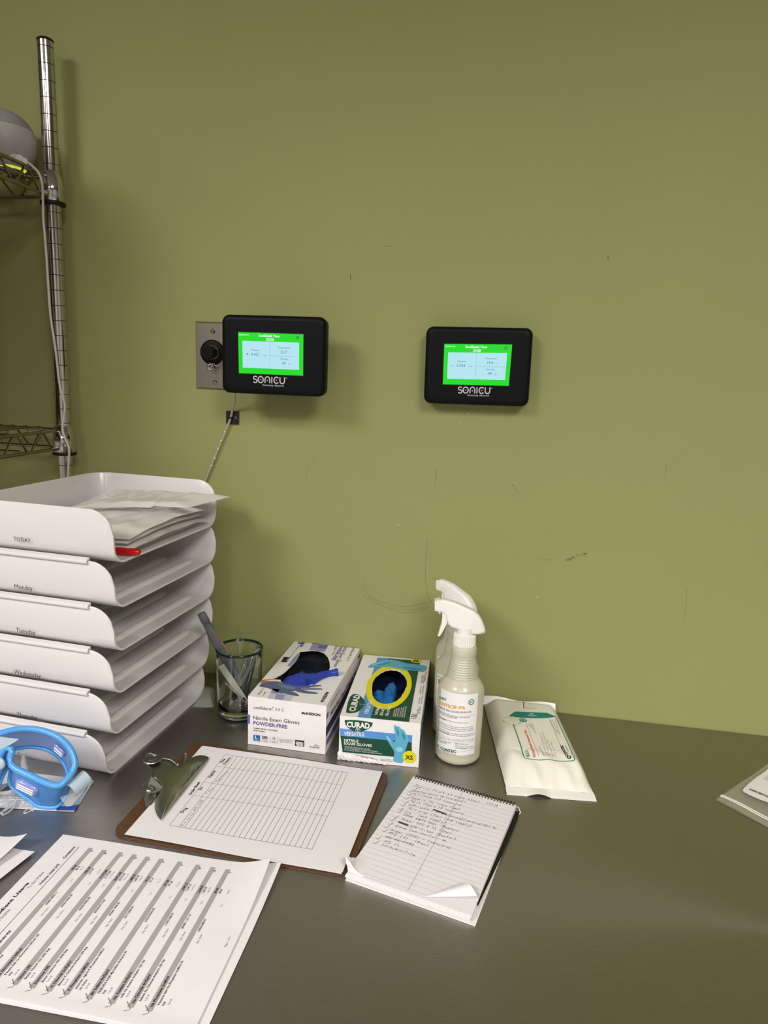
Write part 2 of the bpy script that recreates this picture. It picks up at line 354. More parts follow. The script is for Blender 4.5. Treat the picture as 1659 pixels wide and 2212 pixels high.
def wire_shelf(zu, label=None):
    zl = zu-.032; x0, x1, y0, y1 = PX-USX, PX, PY-USY, PY
    m = MB()
    n = 44
    for i in range(1, n):
        x = x0+.02+(x1-x0-.04)*i/n; m.tube([(x, y0+.0, zu-.006), (x, y0, zu+.0035), (x, y1, zu+.0035), (x, y1, zu-.006)], .0014, M_wire, 6)
    for k in (1, 2): 
        y = y0+(y1-y0)*k/3; m.tube([(x0, y, zu-.0015), (x1, y, zu-.0015)], .0025, M_wire, 8)
        m.tube([(x0, y, zl+.004), (x1, y, zl+.004)], .0025, M_wire, 8); zig(m, (x0+.02, y, 0), (x1-.02, y, 0), zu-.003, zl+.006, 34, .0017)
    sh = m.build('wire_shelf', unit)
    r = MB()
    g = PR+.001
    for z in (zu, zl):
        for a, b in (((x1, y0+g), (x1, y1-g)), ((x0, y0+g), (x0, y1-g)), ((x0+g, y0), (x1-g, y0)), ((x0+g, y1), (x1-g, y1))):
            r.tube([(a[0], a[1], z), (b[0], b[1], z)], .003, M_wire, 10)
    r.build('rim_rods', sh)
    z2 = MB()
    for x in (x0, x1): zig(z2, (x, y0+.03, 0), (x, y1-.03, 0), zu-.002, zl+.002, 9, .0019)
    for y in (y0, y1): zig(z2, (x0+.03, y, 0), (x1-.03, y, 0), zu-.002, zl+.002, 32, .0019)
    z2.build('truss_wire', sh)
    for x in (x0, x1):
        for y in (y0, y1):
            c = MB(); c.lathe([(PR+.0062, zl-.008), (PR+.0068, zl-.0075), (PR+.0045, zu+.0075), (PR+.001, zu+.008)], M_chrome, (x, y, 0), 28); c.build('collar', sh)
            c = MB(); c.lathe([(PR+.0008, zl-.0135), (PR+.0075, zl-.013), (PR+.0078, zl-.0085), (PR+.0068, zl-.008)], M_blackm, (x, y, 0), 28); c.build('sleeve_ring', sh)
wire_shelf(.8835); wire_shelf(.4575)

# ---- smart speaker on the upper shelf
M_spk = mat('speaker_grey_shell', rgb(176, 173, 172), .45); M_fab = mat('speaker_fabric', rgb(150, 148, 148), .9, bump=.9, bscale=600, var=.12, vscale=500)
M_ringl = mat('yellow_light_ring', rgb(225, 225, 60), .3, emit=.8)
sr = .0505; sy = -.062; sx = ony(9, 316, sy)[0]; sz = .8875+.0445
t = thing('smart_speaker', 'pale grey ball shaped speaker with fabric top on the upper wire shelf', 'speaker', (sx, sy, .8885))
m = MB(); N = 40
def sp(a, n=48, k=1.0): return [(sx+sr*k*math.cos(a)*math.cos(2*PI*j/n), sy+sr*k*math.cos(a)*math.sin(2*PI*j/n), sz+sr*k*math.sin(a)) for j in range(n)]
G = [sp(a) for a in np.linspace(-1.02, .42, 20)]; m.grid(G, M_spk, True, True); m.add(G[0], [tuple(range(48))[::-1]], M_spk); m.build('lower_shell', t)
m = MB(); m.grid([sp(a, k=1.003) for a in np.linspace(.425, PI/2-.001, 16)], M_fab, True, True); m.build('fabric_cover', t)
m = MB(); m.grid([sp(a, k=1.004) for a in np.linspace(-1.0, -.9, 4)], M_ringl, True, True); m.build('light_ring', t)
# power plug + cable running down the post
M_cable = mat('white_cable', rgb(205, 200, 195), .45)
plug = ony(33, 345, sy-.045); 
t2 = thing('power_cable', 'white power cable from the speaker hanging down in front of the chrome post', 'cable', (plug[0], plug[1], plug[2]))
m = MB(); m.tube([ony(30, 343, sy-.04), ony(43, 345, sy-.048)], .0075, M_white, 14); m.tube([ony(43, 345, sy-.048), ony(55, 348, sy-.05)], [.006, .0045], M_white, 14); m.build('plug', t2)
pth = [(52, 346, sy-.05), (66, 355, sy-.04), (82, 370, sy-.03), (91, 390, -.09), (93, 430, -.07), (93, 475, -.062), (98, 520, -.06), (103, 600, -.06), (108, 680, -.06), (118, 740, -.06), (124, 790, -.06), (128, 830, -.06), (137, 862, -.06), (141, 880, -.06), (136, 905, -.06), (134, 930, -.063), (142, 950, -.066), (150, 968, -.066), (149, 990, -.063), (147, 1022, -.06), (146, 1060, -.05)]
P = np.array([ony(*p) for p in pth]); P = np.vstack([smooth_pts(P)[i] for i in range(len(smooth_pts(P)))])
P = np.vstack([P, [P[-1]+V(0, .0, -.3)], [P[-1]+V(.005, 0, -.36)]])
P[:, 0] = np.where(P[:, 2] < .38, np.minimum(P[:, 0], -.7615+0*P[:, 0]) if False else P[:, 0], P[:, 0])
m = MB(); m.tube(P, .0021, M_cable, 10); m.build('cord', t2)

# ================================================================ wall plate behind the left monitor
pz0, pz1, px0 = .5405, .6572, -.543
t = thing('wall_plate', 'stainless steel wall plate with a black knob half hidden by the left monitor', 'wall plate', (px0+.035, 0, pz0))
m = MB(); W2 = .072
o_ = [(px0, -.0006, pz0), (px0+W2, -.0006, pz0), (px0+W2, -.0006, pz1), (px0, -.0006, pz1)]
i_ = [(px0+.003, -.0052, pz0+.003), (px0+W2-.003, -.0052, pz0+.003), (px0+W2-.003, -.0052, pz1-.003), (px0+.003, -.0052, pz1-.003)]
m.hexa(o_+i_, M_plate); m.build('plate', t)
def yl(m, c, prof, mt, n=24):   # lathe about -y axis: prof (r, distance from wall)
    G = [[(c[0]+r*math.cos(2*PI*j/n), -d, c[2]+r*math.sin(2*PI*j/n)) for j in range(n)] for r, d in prof]
    m.grid(G, mt, True, True); m.add(G[-1], [tuple(range(n))], mt)
for p in ((460, 715), (464, 825)):
    c = ony(*p, -.006); m = MB(); yl(m, c, [(.004, .005), (.004, .0065), (.0025, .0075)], M_chrome, 20)
    m.box((c[0]-.003, -.0078, c[2]-.0005), (c[0]+.003, -.0074, c[2]+.0005), M_groove); m.build('screw', t)
c = ony(459, 761, -.006); m = MB(); yl(m, c, [(.0215, .005), (.0215, .009), (.019, .010), (.0125, .0102)], M_black, 32); k = m.build('socket_flange', t)
c2 = ony(456, 761, -.02); m = MB(); yl(m, c2, [(.0125, .010), (.0125, .022), (.0118, .0225)], M_plate, 28); m.build('collar_ring', k)
m = MB(); yl(m, ony(452, 761, -.03), [(.0118, .0222), (.0118, .036), (.0105, .038)], M_black, 28); m.build('knob', k)
c = ony(460, 793, -.006); m = MB(); yl(m, c, [(.0085, .005), (.0085, .010)], M_chrome, 6); yl(m, c, [(.0065, .010), (.0065, .017), (.0035, .0175), (.0035, .014)], M_plate, 18); m.build('hex_fitting', t)

# ================================================================ pressure monitors
M_green = mat('screen_green', rgb(0, 214, 20), .3, emit=1.0); M_pale = mat('screen_pale_blue', rgb(178, 228, 240), .3, emit=.95)
M_swhite = mat('screen_white', rgb(235, 250, 240), .3, emit=1.0); M_sink = mat('screen_ink', rgb(70, 90, 100), .3, emit=1); M_sline = mat('screen_line', rgb(130, 165, 175), .3, emit=1)
M_logo = mat('logo_silver', rgb(200, 200, 202), .4); M_teal = mat('logo_teal', rgb(90, 110, 110), .4); M_org = mat('logo_orange', rgb(200, 130, 80), .4); M_pink = mat('logo_pink', rgb(200, 60, 100), .4)
def monitor(label, ftl, ftr, fbl, yface, depth, scr, ident, press, temp, hum, logo0, tilt, mount):
    a, b, c = ony(*ftl, yface), ony(*ftr, yface), ony(*fbl, yface)
    u = nz(b-a); n0 = V(0, -1, 0); wv = nz(np.cross(u, n0))*-1
    wv = nz(a-c); wv = nz(wv-u*(wv@u)); Wd = np.linalg.norm(b-a); Hd = np.linalg.norm(a-c)
    P0 = Plane(c, u, wv)     # normal toward camera side
    t = thing('pressure_monitor', label, 'monitor', V((a+b)[0]/2, 0, c[2]))
    m = MB(); r = .012; G = []
    for ins, d in ((.003, -depth), (.001, -depth+.004), (0, -.008), (.0012, -.003), (.004, -.0006), (.008, 0)):
        G.append([P0.pos(x, y, d) for x, y in rrect(ins, ins, Wd-ins, Hd-ins, max(r-ins*.5, .004), 7)])
    m.grid(G, M_black, True, True); k = len(G[0]); m.add(G[0], [tuple(range(k))[::-1]], M_black)
    m.add(G[-1], [tuple(range(k))], M_face); m.build('housing', t)
    if mount:
        m = MB(); y0 = yface+depth-.002
        m.box((a[0]+.03, y0, c[2]+.022), (b[0]-.03, -.001, a[2]-.022), M_black); m.build('mounting_box', t)
    F = crop(*scr[0]); P1 = Plane(P0.pos(0, 0, .0004), u, wv)
    TLc, TRc, BRc, BLc = [np.array(P1.hit(*F(p))) for p in scr[1]]
    def q(s, v): return (1-v)*((1-s)*TLc+s*TRc)+v*((1-s)*BLc+s*BRc)
    H = np.linalg.norm(TLc-BLc); ang = math.atan2(*(TRc-TLc)[::-1])
    m = MB(); e = [q(-.012, -.018), q(1.012, -.018), q(1.012, 1.018), q(-.012, 1.018)]; m.poly(P1, e, M_blackm, 0)
    m.poly(P1, [q(0, 0), q(1, 0), q(1, 1), q(0, 1)], M_green, .0003)
    m.poly(P1, [q(.062, .205), q(.938, .205), q(.938, .86), q(.062, .86)], M_pale, .0006)
    m.ribbon(P1, [q(.49, .23), q(.49, .83)], .0004, M_sline, .0009); m.ribbon(P1, [q(.49, .545), q(.92, .545)], .0004, M_sline, .0009)
    L = .0011
    def tx(s, p, h, mt, al=.5, bold=0): TL(m, P1, s, q(*p), h*H, mt, ang, bold, lift=L, align=al)
    tx('SoniShield View', (.48, .095), .062, M_swhite, bold=.02); tx(ident, (.49, .185), .066, M_swhite, bold=.02)
    tx('12/31/69 19:11', (.015, .075), .032, M_swhite, 0, .02)
    tx('Pressure', (.27, .44), .042, M_sink); tx(press[0], (.12, .565), .085, M_sink, 0, .01); tx(press[1], (.2, .56), .072, M_sink, 0); tx('in WC', (.37, .56), .03, M_sink, 0)
    tx('Temperature', (.71, .36), .042, M_sink); tx(temp, (.655, .48), .072, M_sink, 0); tx('°C', (.79, .48), .03, M_sink, 0)
    tx('Humidity', (.71, .63), .042, M_sink); tx(hum, (.675, .745), .072, M_sink, 0); tx('%RH', (.77, .745), .026, M_sink, 0)
    g = q(.915, .085); m.ring(P1, g, .0012, .0023, M_sink, L, 12)
    for i in range(8): m.ribbon(P1, [g+.0021*V(math.cos(i*PI/4), math.sin(i*PI/4)), g+.0029*V(math.cos(i*PI/4), math.sin(i*PI/4))], .0008, M_sink, L)
    m.build('screen', t)
    # wordmark
    m = MB(); o = np.array(P1.hit(*F(logo0[0]))); e = np.array(P1.hit(*F(logo0[1]))); Lw = np.linalg.norm(e-o); d = (e-o)/Lw; nn = V(-d[1], d[0]); hh = Lw*.2; w = hh*.165
    def Q(x, y): return o+d*x*Lw+nn*y*hh
    def arc(cx, cy, rx, ry, a0, a1, n=18): return [Q(cx+rx*math.cos(a0+(a1-a0)*i/n), cy+ry*math.sin(a0+(a1-a0)*i/n)) for i in range(n+1)]
    def st(p): m.ribbon(P1, p, w, M_logo, .0004)
    st(arc(.07, .72, .055, .24, .5, PI*1.35)+arc(.07, .26, .058, .24, PI*.45, -PI*.85))
    st(arc(.24, .5, .08, .46, 0, 2*PI, 26)); m.disc(P1, Q(.24, .5), hh*.15, M_teal, .0005)
    st([Q(.375, .02)]+arc(.45, .52, .075, .44, PI, 0)+[Q(.525, .02)]); m.disc(P1, Q(.45, .42), hh*.13, M_org, .0005)
    st([Q(.59, .02), Q(.59, .98)])
    st(arc(.735, .5, .08, .46, .75, 2*PI-.75)); m.disc(P1, Q(.735, .5), hh*.15, M_pink, .0005)
    st([Q(.845, .98)]+arc(.915, .4, .07, .36, PI, 2*PI)+[Q(.985, .98)])
    TL(m, P1, 'TM', Q(1.01, .8), hh*.16, M_logo, math.atan2(d[1], d[0]))
    text(m, P1, 'Monitoring  Measured', Q(.30, -.40), Q(.97, -.40), M_logo, bold=.005, shear=.2)
    m.build('logo', t)
    return t
monitor('black wall monitor reading 25D8 with green screen, beside the steel wall plate', (474, 678), (700, 684), (478, 848), -.088, .03,
        ((400, 660, .20494), [(560, 280), (1246, 303), (1243, 740), (568, 712)]), '25D8', ('+', '0.027'), '23.7', '44', ((716, 812), (1052, 828)), 0, True)
monitor('black wall monitor reading 2A28 with green screen, alone to the right on the wall', (919, 704), (1151, 708), (914, 871), -.032, .031,
        ((890, 680, .17481), [(400, 360), (1237, 368), (1195, 878), (382, 858)]), '2A28', ('–', '0.044'), '19.0', '49', ((566, 968), (965, 978)), 0, False)

# ---- tube and its adhesive mount
c = ony(503, 902, 0); M_mnt = mat('black_mount', rgb(14, 13, 13), .5)
t = thing('adhesive_cable_mount', 'small black square adhesive mount stuck to the wall below the left monitor', 'cable mount', (c[0], 0, c[2]-.012))
m = MB(); P = [WALL.pos(c[0]+x, c[2]+y, .0003) for x, y in rrect(-.0115, -.0115, .0115, .0115, .0015, 3)]; m.prism(P, (0, -1, 0), .003, M_mnt)
m.build('base_plate', t)
m = MB(); m.box((c[0]-.006, -.009, c[2]-.0015), (c[0]+.001, -.0033, c[2]+.0015), M_mnt)
m.build('strap_loop', t)
m = MB()
for dx, dz, r in ((.0075, .0005, .0016), (.0035, .002, .0007), (.0035, -.003, .0007), (.001, -.001, .0006)): yl(m, V(c[0]+dx, 0, c[2]+dz), [(r, .0033), (r, .0036)], M_plate, 10)
m.build('hole', t)
M_tube = mat('clear_tubing', rgb(205, 200, 178), .15, trans=.35, coat=.5)
pts = [(509, 835, -.05), (507, 860, -.03), (508, 868, -.022), (503, 882, -.008), (499, 902, -.0062), (492, 920, -.0055), (484, 940, -.005), (467, 980, -.005), (450, 1022, -.005), (438, 1050, -.005), (430, 1090, -.005)]
t = thing('pressure_tube', 'thin clear plastic tube running down the wall from the left monitor behind the trays', 'tube', ony(430, 1090, -.005))
m = MB(); P = smooth_pts([ony(*p) for p in pts]); m.tube(P, .0021, M_tube, 10); m.tube(P, .0010, M_scuffd, 6)
for (a, b) in ((486, 933), (478, 952), (471, 970), (464, 990), (457, 1006)): m.sphere(ony(a, b, -.0075), .0016, M_white, 6)
m.build('tubing', t)

# ---- unseen boxes added on the shelves to cast shade on the left wall
M_cbox = mat('brown_cardboard', rgb(150, 118, 82), .8, bump=.1, bscale=80)
for lab, x0, x1, z0, h in (('unseen brown cardboard box added on the upper wire shelf to shade the wall', -1.45, -.80, .889, .10), ('tall unseen cardboard box added on the lower wire shelf to shade the wall', -1.5, -.80, .463, .36)):
    t = thing('added_shade_box', lab, 'box', ((x0+x1)/2, -.30, z0)); m = MB()
    m.box((x0, -.385, z0), (x1, -.215, z0+h), M_cbox); m.box((x0-.001, -.386, z0+h), (x1+.001, -.302, z0+h+.003), M_cbox); m.box((x0-.001, -.298, z0+h), (x1+.001, -.214, z0+h+.003), M_cbox); m.build('carton', t)
    m = MB(); m.box((x0+.0, -.315, z0+h+.0032), (x1, -.285, z0+h+.0038), M_bar); m.build('packing_tape', t)
# ================================================================ letter trays
TA = math.radians(-4.2); TU = V(math.cos(TA), math.sin(TA), 0); TV = V(-math.sin(TA), math.cos(TA), 0)
TW, TD, TH, TT = .293, .232, .0745, .003
def tray_mesh(o, m, TH=.0665):
    R = .034; r0 = .019; fl = .004
    def W3(a, b, z): return o+TU*a+TV*b+V(0, 0, z)
    path = []   # (a, b, outward normal (na, nb), top height)
    rc = .034
    for s_ in list(np.linspace(0, R, 9))+list(np.linspace(R+.02, TD-rc, 8)):
        h = TH if s_ >= R else TH-R+math.sqrt(max(R*R-(R-s_)**2, 0)); path.append((-s_, 0, 0, -1, h))
    for i in range(1, 8): t = PI/2*i/8; path.append((-(TD-rc)-rc*math.sin(t), rc-rc*math.cos(t), -math.sin(t), -math.cos(t), TH))
    for b_ in np.linspace(rc, TW-rc, 8): path.append((-TD, b_, -1, 0, TH))
    for i in range(1, 8): t = PI/2*i/8; path.append((-(TD-rc)-rc*math.cos(t), TW-rc+rc*math.sin(t), -math.cos(t), math.sin(t), TH))
    for s_ in list(np.linspace(TD-rc, R+.02, 8))+list(np.linspace(R, 0, 9)):
        h = TH if s_ >= R else TH-R+math.sqrt(max(R*R-(R-s_)**2, 0)); path.append((-s_, TW, 0, 1, h))
    G = []
    for a, b, na, nb, h in path:
        col = []
        def off(d, z):  # d inward distance
            f = fl*(1-z/TH)
            col.append(W3(a-na*(d+f), b-nb*(d+f), z))
        for i in range(0, 6): t = PI/2*i/5; off(TT+r0*(1-math.sin(t)), TT+r0*(1-math.cos(t)))   # inside fillet
        off(TT, h-.0012); off(TT*.75, h); off(TT*.25, h); off(0, h-.0012)
        for i in range(5, -1, -1): t = PI/2*i/5; off((r0+TT)*(1-math.sin(t)), (r0+TT)*(1-math.cos(t)))
        G.append(col)
    m.grid(G, M_tray, True)
    m.add(G[0], [tuple(range(len(G[0])))], M_tray); m.add(G[-1], [tuple(range(len(G[-1])))[::-1]], M_tray)
    inner = [c[0] for c in G]; outer = [c[-1] for c in G]
    m.add(inner, [tuple(range(len(inner)))], M_tray); m.add(outer, [tuple(range(len(outer)))[::-1]], M_tray)
    m.add([inner[0], outer[0], outer[-1], inner[-1]], [(0, 1, 2, 3)], M_tray)
    # long floor ridges parallel to the opening
    for ac, w_, hh in ((-.030, .008, .0045), (-.080, .010, .005), (-.130, .010, .005), (-.180, .010, .005)):
        GG = []
        for k in range(25):
            v = k/24; b_ = .03+(TW-.06)*v; e = min(1, math.sqrt(max(0, min(v, 1-v)*24/2.0)))
            GG.append([W3(ac+w_*e*math.cos(PI*j/8), b_, TT-.0002+hh*e*math.sin(PI*j/8)) for j in range(9)])
        m.grid(GG, M_tray, True)
    # front rim bead along the opening
    m.tube([W3(-.0015, .024, .0016), W3(-.0015, TW-.024, .0016)], .0016, M_tray, 10)
    # hook strip along the near side where the tray clips over the one below
    if o[2] > .01:
        m.hexa([W3(-TD+.02, -.0012, -.0006), W3(-.038, -.0012, -.0006), W3(-.038, .004, -.0006), W3(-TD+.02, .004, -.0006),
                W3(-TD+.02, -.0012, .0062), W3(-.038, -.0012, .0062), W3(-.038, .004, .0075), W3(-TD+.02, .004, .0075)], M_tray)
        m.tube([W3(-TD+.02, -.0012, .0024), W3(-.038, -.0012, .0024)], .0030, M_tray, 10)
O0 = V(-.5187+.0035, -.3765, 0)
DAYS = [('Friday', 0, 'bottom tray of the white stack, lettered Friday, standing on the steel worktop', (38, 1627), (69, 1637), (0, 1340, .3255)),
        ('Thursday', .009, 'white letter tray lettered Thursday, second from the bottom of the stack', None, None, None),
        ('Wednesday', .016, 'white letter tray lettered Wednesday, third from the bottom of the stack', None, None, None),
        ('Tuesday', .020, 'white letter tray lettered Tuesday, third from the top of the stack', None, None, None),
        ('Monday', .023, 'white letter tray lettered Monday, directly under the tray of clear bags', None, None, None),
        ('TODAY', .024, 'topmost white letter tray lettered TODAY, heaped with clear plastic bags', None, None, None)]
LBL = {'Friday': ((40, 1634), (69, 1642)), 'Thursday': ((37, 1548), (82, 1557)), 'Wednesday': ((31, 1456), (89, 1466)), 'Tuesday': ((35, 1366), (77, 1373)), 'Monday': ((32, 1273), (71, 1277)), 'TODAY': ((30, 1170), (67, 1172))}
TZ = .0631
TRAY = {}
for k, (nm, dx, lab, *_r) in enumerate(DAYS):
    o = O0+V(dx, 0, .0003+TZ*k); t = thing('letter_tray', lab, 'letter tray', o+TU*(-.11)+TV*.145, 'white letter trays stacked on the worktop')
    m = MB(); tray_mesh(o, m, .0745 if nm == 'TODAY' else .0665); ob = m.build('tray_body', t)
    sf = Plane(o-TV*.0004+V(0, 0, 0), TU, (0, 0, 1)); m = MB()
    a, b = LBL[nm]; a, b = sf.hit(*a), sf.hit(*b); y_ = (a[1]+b[1])/2+.001; y_ = max(y_, .0095);  text(m, sf, nm, (a[0], y_), (b[0], y_), M_ink, lift=.0004)
    m.build('lettering', t); TRAY[nm] = o

# ---- red pen and bags in the top tray
M_red = mat('red_plastic', rgb(190, 8, 22), .3)
o = TRAY['TODAY']
zr = o[2]+.0075
b = onz(304, 1193, zr+.002); a = TRAY['TODAY']+TU*(-.085)+TV*.036+V(0, 0, .0075)
t = thing('red_marker', 'red plastic marker lying under the bags in the topmost tray', 'marker', a)
m = MB(); d = b-a; L = np.linalg.norm(d)
m.tube([a+d*s_ for s_ in (0, .5, .62, .68, .93, .98, 1)], [.0042, .0042, .0044, .0056, .0052, .004, .0015], M_red, 16); m.build('barrel', t)
M_bag = mat('clear_bag_film', rgb(246, 245, 240), .22, alpha=.75, coat=.6, bump=.6, bscale=35)
M_bag2 = mat('thin_bag_film', rgb(205, 208, 196), .15, alpha=.28, coat=.6, bump=.7, bscale=60)
def wob(x, y, sd):
    return (math.sin(x*61+sd)+math.sin(y*83+sd*1.7)+math.sin((x+y)*131+sd*2.1)*.6+math.sin((x-y*.6)*190+sd)*.35)/3
def bag(label, C4, zf, th, sd, amp, mt=None, name='plastic_bag', group=None, cat='plastic bag', n=36):
    """C4: four world xy corners; zf(u,v)->z; two films"""
    c = np.array([p[:2] for p in C4]); t = thing(name, label, cat, V(c[:, 0].mean(), c[:, 1].mean(), zf(.5, .5)), group)
    m = MB()
    for s_ in (0, 1):
        G = []
        for i in range(n+1):
            row = []
            for j in range(n+1):
                u, v = i/n, j/n; p = (1-u)*(1-v)*c[0]+u*(1-v)*c[1]+u*v*c[2]+(1-u)*v*c[3]
                e = min(1, 6*min(u, 1-u, v, 1-v)); p = p+V(wob(p[1], u*.1, sd), wob(p[0], v*.1, sd+3))*.0015
                row.append((p[0], p[1], zf(u, v)+amp*wob(p[0], p[1], sd+s_)*(.4+.6*e)+s_*th*e))
            G.append(row)
        m.grid(G, mt or M_bag, True)
    m.build('film', t)
    return t
def T3(a, b): p = TRAY['TODAY']+TU*a+TV*b; return p
zb = o[2]
for k, (a0, a1, b0, b1, zc, lab) in enumerate([
        (-.19, .002, .034, .262, .016, 'clear plastic bag at the bottom of the heap in the topmost tray'),
        (-.185, -.004, .030, .262, .025, 'clear plastic bag in the lower middle of the heap in the topmost tray'),
        (-.20, -.001, .03, .27, .034, 'clear plastic bag in the upper middle of the heap in the topmost tray')]):
    bag(lab, [T3(a0, b0), T3(a1, b0+.01), T3(a1, b1), T3(a0, b1)], lambda u, v, zc=zc, k=k: zb+zc-(.004+.002*k)*(2*v-1)**2+(.002)*u, .006, k*5+1, .0028, group='clear plastic bags in the topmost tray')
bag('clear plastic bag on top of the heap, its end jutting out past the trays', [T3(-.15, .10), T3(.010, .175), T3(.040, .262), T3(-.17, .262)],
    lambda u, v: zb+.046+.006*v+.004*math.sin(PI*u)+(.003 if u > .7 else 0), .004, 21, .0022, group='clear plastic bags in the topmost tray')
bag('crumpled clear plastic film on the worktop behind the bottom tray', [onz(415, 1536, 0), onz(462, 1535, 0), onz(466, 1500, 0), onz(445, 1490, 0)],
    lambda u, v: .0065+.004*math.sin(PI*u)*math.sin(PI*v), .007, 31, .0035, M_bag2, name='plastic_film', cat='plastic film')

# ================================================================ glass cup and what stands in it
M_glass = mat('clear_glass', (.93, .97, .94), .03, trans=1, ior=1.47); M_glass.node_tree.nodes['Principled BSDF'].inputs['Base Color'].default_value = (.93, .97, .94, 1)
M_glassg = mat('green_glass_edge', rgb(38, 84, 66), .05, trans=.85, ior=1.47)
gc = V(-.4085, -.139, 0)
t = thing('glass_cup', 'clear glass tumbler of pens and clips beside the white lilac glove box', 'glass', gc+V(0, 0, .0005))
H = .117
m = MB(); m.lathe([(0, .0005), (.030, .0005), (.0345, .003), (.0365, .009), (.0372, .03), (.0378, .07), (.0385, .10), (.0392, H-.002), (.0388, H), (.0372, H), (.0368, H-.003), (.0362, .10), (.0354, .07), (.0348, .03), (.034, .014), (.028, .0115), (0, .011)], M_glass, gc, 56, caps=False)
m.build('tumbler', t)
m = MB(); m.lathe([(.0372, H-.002), (.0395, H-.002), (.0399, H), (.0392, H+.0018), (.0376, H+.0018), (.0369, H), (.0372, H-.002)], M_glassg, gc, 56, caps=False); m.build('rim', t)
m = MB(); m.lathe([(.0366, .0095), (.0369, .006), (.0352, .0025), (.031, .0004), (.0, .0004)], M_glassg, gc, 48, caps=False); m.build('base_edge', t)
M_kgrey = mat('knife_grey', rgb(98, 99, 106), .5); M_orange = mat('orange_plastic', rgb(214, 140, 40), .4); M_yel = mat('ruler_yellow', rgb(222, 205, 100), .4)
M_rod = mat('steel_rod', rgb(200, 200, 200), .2, 1); M_wirec = mat('paper_clip_wire', rgb(200, 200, 198), .25, 1)
def stick(nm, lab, cat, a, b, w, th, mt, parts=None, face=V(0, -1, .2)):
    d = nz(b-a); s_ = nz(np.cross(d, face)); n_ = nz(np.cross(s_, d)); t = thing(nm, lab, cat, b)
    m = MB()
    for q0, q1, ww, tt, mm in [(0, 1, w, th, mt)]:
        P = [a+s_*ww/2*x+n_*tt/2*y for x, y in ((-1, -1), (1, -1), (1, 1), (-1, 1))]; Q = [p+(b-a)*1 for p in P]
        m.hexa(P+Q, mm)
    m.build('body', t); return t, d, s_, n_
top = ony(434, 1324, -.165); bot = V(-.390, -.132, .016)
L = np.linalg.norm(bot-top); d = (bot-top)/L
s_ = nz(np.cross(d, V(0, -1, .1))); n_ = nz(np.cross(s_, d))
t = thing('utility_knife', 'grey utility knife with orange edge leaning out of the glass cup', 'knife', bot)
def sect(q, w, th): c = top+d*q; return [c+s_*x*w/2+n_*y*th/2 for x, y in ((-1, -.6), (-.6, -1), (.6, -1), (1, -.6), (1, .6), (.6, 1), (-.6, 1), (-1, .6))]
m = MB(); G = [sect(0, .010, .006), sect(.001, .0125, .008), sect(.018, .0135, .008), sect(.0182, .012, .007), sect(.03, .0135, .008), sect(.085, .0175, .010), sect(L, .0150, .009)]
m.grid(G, M_kgrey, True, True); m.add(G[0], [tuple(range(8))[::-1]], M_kgrey); m.add(G[-1], [tuple(range(8))], M_kgrey); m.build('handle', t)
m = MB(); m.tube([top+d*.034-s_*.0058*-1, top+d*.085-s_*.0086*-1, top+d*.12-s_*.0078*-1], .0014, M_orange, 8); m.tube([top+d*.034+s_*-.0060, top+d*.085+s_*-.0088], .0010, M_orange, 8); m.build('orange_edge', t)
a = ony(478, 1437, -.162); b = V(-.392, -.145, .02)
t, *_ = stick('ruler', 'short clear yellow edged ruler standing in the glass cup', 'ruler', a, b, .011, .0015, M_bag)
dd = nz(b-a); m = MB(); sd = nz(np.cross(dd, V(0, -1, .2))); m.hexa([a+sd*x+V(0, y, 0) for x, y in ((.0045, -.0015), (.0055, -.0015), (.0055, .001), (.0045, .001))]+[b+sd*x+V(0, y, 0) for x, y in ((.0045, -.0015), (.0055, -.0015), (.0055, .001), (.0045, .001))], M_yel); m.build('yellow_edge', t)
a = ony(487, 1474, -.165); b = ony(540, 1557, -.15); b = V(min(b[0], -.38), -.145, .014)
t = thing('metal_rod', 'thin bright metal rod leaning low inside the glass cup', 'rod', b); m = MB(); m.tube([a, b], .0013, M_rod, 8); m.build('shaft', t)
# pens
M_pen = mat('black_pen', rgb(22, 22, 26), .3); M_clear = mat('clear_pen_barrel', rgb(180, 182, 178), .15, trans=.5)
def pen(lab, a, b, mt, grip):
    t = thing('pen', lab, 'pen', b, 'pens standing in the glass cup'); d = b-a; L = np.linalg.norm(d)
    m = MB(); m.tube([a+d*q for q in (0, .08, .085, .9, 1)], [.003, .0032, .0042, .0042, .0012], mt, 14); m.build('barrel', t)
    m = MB(); m.tube([a-d/L*.009, a-d/L*.0002], .0019, M_rod, 10); m.build('push_button', t)
    n_ = V(0, -1, 0); m = MB(); m.tube([a+d/L*.004, a+d/L*.004+n_*.006, a+d/L*.03+n_*.0058], .0010, M_rod, 8); m.build('clip', t)
    m = MB(); m.tube([a+d*.62, a+d*.88], .0046, grip, 14); m.build('grip', t)
pen('pen with a silver push button at the right rim of the glass cup', ony(556, 1404, -.135), V(-.4215, -.15, .016), M_clear, M_pen)
pen('black pen standing behind the others inside the glass cup', V(-.386, -.118, .105), V(-.40, -.15, .016), M_pen, M_blackm)
pen('dark pen crossing low inside the glass cup', V(-.392, -.153, .10), V(-.425, -.13, .018), M_clear, M_pen)
def clip_path(c, s, ang, tilt):
    P = [(0, 0), (0, .022), (.003, .026), (.006, .022), (.006, .004), (.0035, .001), (.0015, .004), (.0015, .018)]
    ca, sa = math.cos(ang), math.sin(ang)
    return [c+s*V(x*ca-y*sa, x*sa+y*ca, tilt*y) for x, y in smooth_pts(P)]
